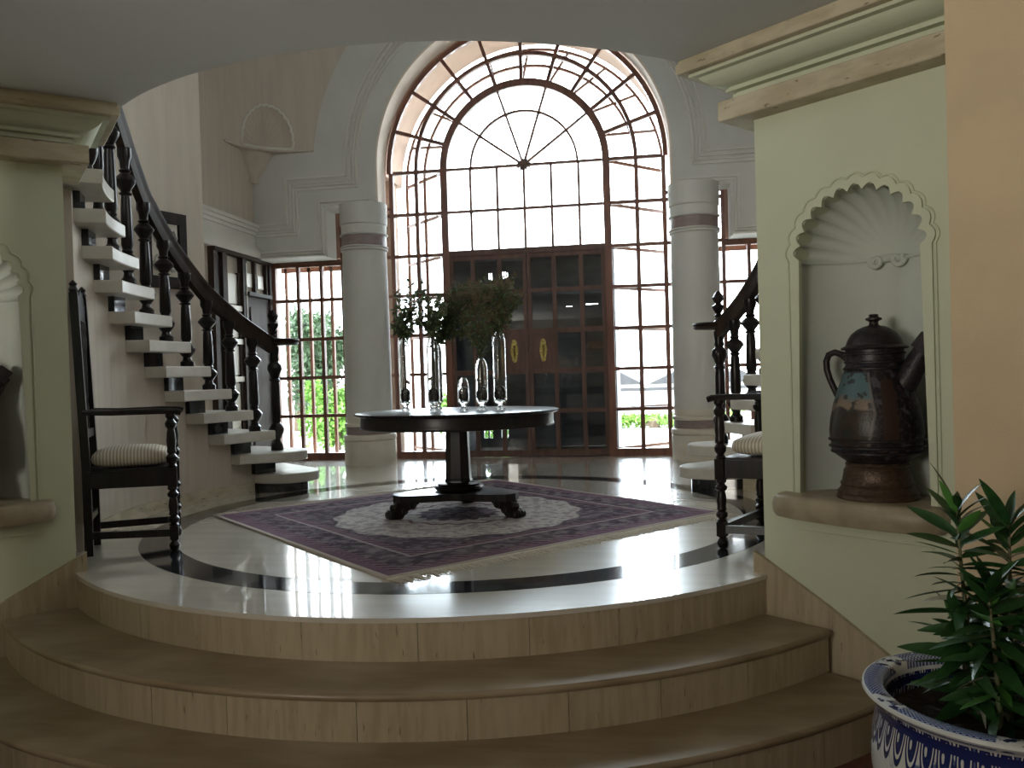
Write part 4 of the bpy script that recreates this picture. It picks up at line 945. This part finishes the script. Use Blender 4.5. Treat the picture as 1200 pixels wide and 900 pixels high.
def leafmesh(l, w, curl, fold):
    b = MB(); N = 7
    for i in range(N+1):
        t = i/N; hw = w/2*max(.02, (sin(pi*min(1, t*.96+.03))**.75)*(1-.25*t)); x = l*t; z = -curl*l*t*t
        b.v += [V((x, -hw, z+fold*hw)), V((x, 0, z)), V((x, hw, z+fold*hw))]
    for i in range(N):
        for k in range(2): b.f.append((i*3+k, i*3+k+1, i*3+k+4, i*3+k+3))
    return b
lm = [leafmesh(.20, .052, .18, .30).mesh('leaf', 'leaf', 60), leafmesh(.17, .047, .35, .25).mesh('leaf', 'leaf', 60), leafmesh(.22, .054, .10, .25).mesh('leaf', 'leaf', 60), leafmesh(.17, .044, .05, .25).mesh('leaf', 'youngleaf', 60), leafmesh(.15, .022, .45, .5).mesh('leaf', 'dryleaf', 60)]
pn = empty('oleander_plant', tuple(PP+V((0, 0, .545))), label='green oleander plant with narrow pointed leaves growing in the porcelain planter', cat='plant')
stems = [((-.05, .02), (-.11, .0, .60), 66), ((.02, .0), (.035, .02, .55), 66), ((.08, .0), (.17, -.02, .47), 56), ((-.03, -.06), (-.06, -.07, .38), 48), ((.03, .05), (.01, .06, .34), 44), ((-.08, .03), (-.10, .05, .27), 32), ((.06, -.07), (.12, -.10, .30), 30)]
random.seed(21)
for (sx, sy), tip, nl in stems:
    p0 = V((sx, sy, -.02)); p2 = V(tip); p1 = p0.lerp(p2, .5)+V((random.uniform(-.02, .02), random.uniform(-.02, .02), .03))
    pts = [p0*(1-t)**2+p1*2*t*(1-t)+p2*t*t for t in [i/10 for i in range(11)]]
    MB().tube(pts, [.009-.0055*i/10 for i in range(11)], 7).build('stem', 'plantstem', pn, local=True)
    az = random.uniform(0, 6)
    for i in range(nl):
        f = .08+.92*(i/(nl-1))**.85; t = f; p = p0*(1-t)**2+p1*2*t*(1-t)+p2*t*t; az += 2.4+random.uniform(-.3, .3)
        el = (-.12+.25*random.random()) if f < .7 else (.1+1.15*(f-.7)/.3*random.uniform(.6, 1.1))
        k = random.choice((0, 0, 1, 2, 2)); k = 3 if random.random() < .13 else k; k = 4 if random.random() < .04 else k
        s = (1.0-.25*f)*random.uniform(.7, 1.05)
        rot = Matrix.Rotation(az, 3, 'Z') @ Matrix.Rotation(-el, 3, 'Y') @ Matrix.Rotation(random.uniform(-.9, .9), 3, 'X')
        put('leaf', lm[k], pn, p, rot.to_euler(), (s, s, s))

# ================================================================== OUTDOORS
tag(MB().box(-40, 40, 4.06, 60, -.5, -.40).build('ground_outside', 'drive'), kind='structure')
ap = MB().box(-6, 6, 4.05, 6.5, -.3999, -.125).build('terrace', 'drive'); tag(ap, kind='structure')
ev = empty('wall_exterior', (CX, 4.3, 0), kind='structure')
MB().plate([(CX+2.3, 3.48), (CX+2.3, 6.0), (CX-2.3, 6.0), (CX-2.3, 3.48)]+arc(CX, 3.48, 1.73, 180, 0, 48), [], XZ, 4.035, 4.75).build('arch_reveal', 'peach', ev, 30)
for s in (-1, 1): MB().box(min(CX+s*1.76, CX+s*2.15), max(CX+s*1.76, CX+s*2.15), 4.30, 4.60, -.12, 3.479).build('outer_pier', 'peach', ev)
for s in (-1, 1): MB().box(min(CX+s*3.3, CX+s*4.2), max(CX+s*3.35, CX+s*4.2), 4.051, 4.5, -.12, 6).build('outer_wall', 'whitewall', ev)
for s in (-1, 1): MB().box(min(CX+s*2.301, CX+s*3.3), max(CX+s*2.301, CX+s*3.3), 4.06, 4.2, 2.5, 6).build('outer_wall', 'peach', ev)
def leafy(name, label, cat, c, r, n, size, m, trunk=0, seed=1, group=None):
    random.seed(seed); g = c[2]-r[2] if not trunk else c[2]-trunk
    e = empty(name, (c[0], c[1], g), label=label, cat=cat, group=group); b = MB()
    lumps = [(V(c)+V((random.uniform(-.7, .7)*r[0], random.uniform(-.7, .7)*r[1], random.uniform(-.6, .7)*r[2])), random.uniform(.28, .5)) for _ in range(14)]
    for _ in range(n):
        q, k = random.choice(lumps); p = q+V((rv().x*r[0], rv().y*r[1], rv().z*r[2]))*k*random.uniform(.6, 1)
        p.z = max(p.z, g+.01); quadleaf(b, p, rv(), size*random.uniform(.7, 1.3), size*.6, rv())
    tag(b.build('foliage', m, e, 0), kind='stuff')
    st = MB().tube([(c[0], c[1], g), (c[0]+.05, c[1], c[2]-.2*r[2]), (c[0]-.03, c[1]+.03, c[2]+.3*r[2])], [.09*max(r), .07*max(r), .03*max(r)], 8); st.build('trunk', 'bark', e)
leafy('garden_tree', 'dark green tree outside the left window, nearest the column', 'tree', (-5.75, 11.5, 1.35), (.75, .8, 1.15), 3600, .14, 'treeleaf', 1.70, 3, 'trees beyond the left window')
leafy('garden_tree', 'wider dark tree standing behind the shrubs, left window', 'tree', (-7.6, 14.6, 1.55), (1.0, 1.0, 1.35), 3200, .17, 'treeleaf', 1.90, 5, 'trees beyond the left window')
leafy('garden_shrub', 'bright green shrub low in the left window', 'shrub', (-4.55, 9.4, .25), (.62, .6, .72), 2600, .12, 'shrubleaf', .63, 8, 'shrubs beyond the left window')
leafy('garden_shrub', 'light green shrub beside the white wall, left window', 'shrub', (-7.0, 9.8, .30), (.7, .6, .75), 2400, .12, 'shrubleaf', .68, 9, 'shrubs beyond the left window')
leafy('garden_shrub', 'green shrub glimpsed between the panes left of the door', 'shrub', (-2.6, 12.5, .25), (.8, .6, .65), 2000, .13, 'shrubleaf', .63, 12, 'shrubs beyond the left window')
leafy('garden_shrub', 'small green shrub right of the right-hand column', 'shrub', (5.0, 10.0, .9), (.7, .6, .9), 2000, .12, 'shrubleaf', 1.28, 17)
leafy('garden_shrub', 'green shrub glimpsed low through the porch openings behind the table stem', 'shrub', (-.75, 7.2, .35), (.55, .45, .75), 1800, .11, 'shrubleaf', .73, 31)
leafy('clipped_hedge', 'low green hedge beyond the pale drive, lower right panes', 'hedge', (1.5, 14.2, -.22), (2.2, .5, .20), 4200, .09, 'hedge', .17, 14)
tag(MB().box(-6.6, -5.28, 8.6, 8.8, -.4, 3.2).build('garden_wall', 'whitewall', loc=V((-5.9, 8.7, -.4))), 'white garden wall at the left of the left window', 'wall')
hb = empty('low_house', (2.2, 22, -.4), label='low white house with grey gabled roofs across the drive, right panes', cat='house')
MB().box(-.5, 5.2, 21.5, 25, -.4, .52).build('house_wall', 'whitewall', hb)
for x0, x1, z in ((-.4, 1.35, .95), (1.5, 3.0, .90), (3.2, 5.2, .95)):
    xm_ = (x0+x1)/2; b = MB().plate([(x0, .5205), (x1, .5205), (xm_+.1, z)], [], XZ, 21.3, 25.2); b.build('gable_roof', 'roof', hb, 30)
MB().box(-.6, 5.3, 21.2, 21.499, .30, .40).build('eaves_beam', 'roof', hb)
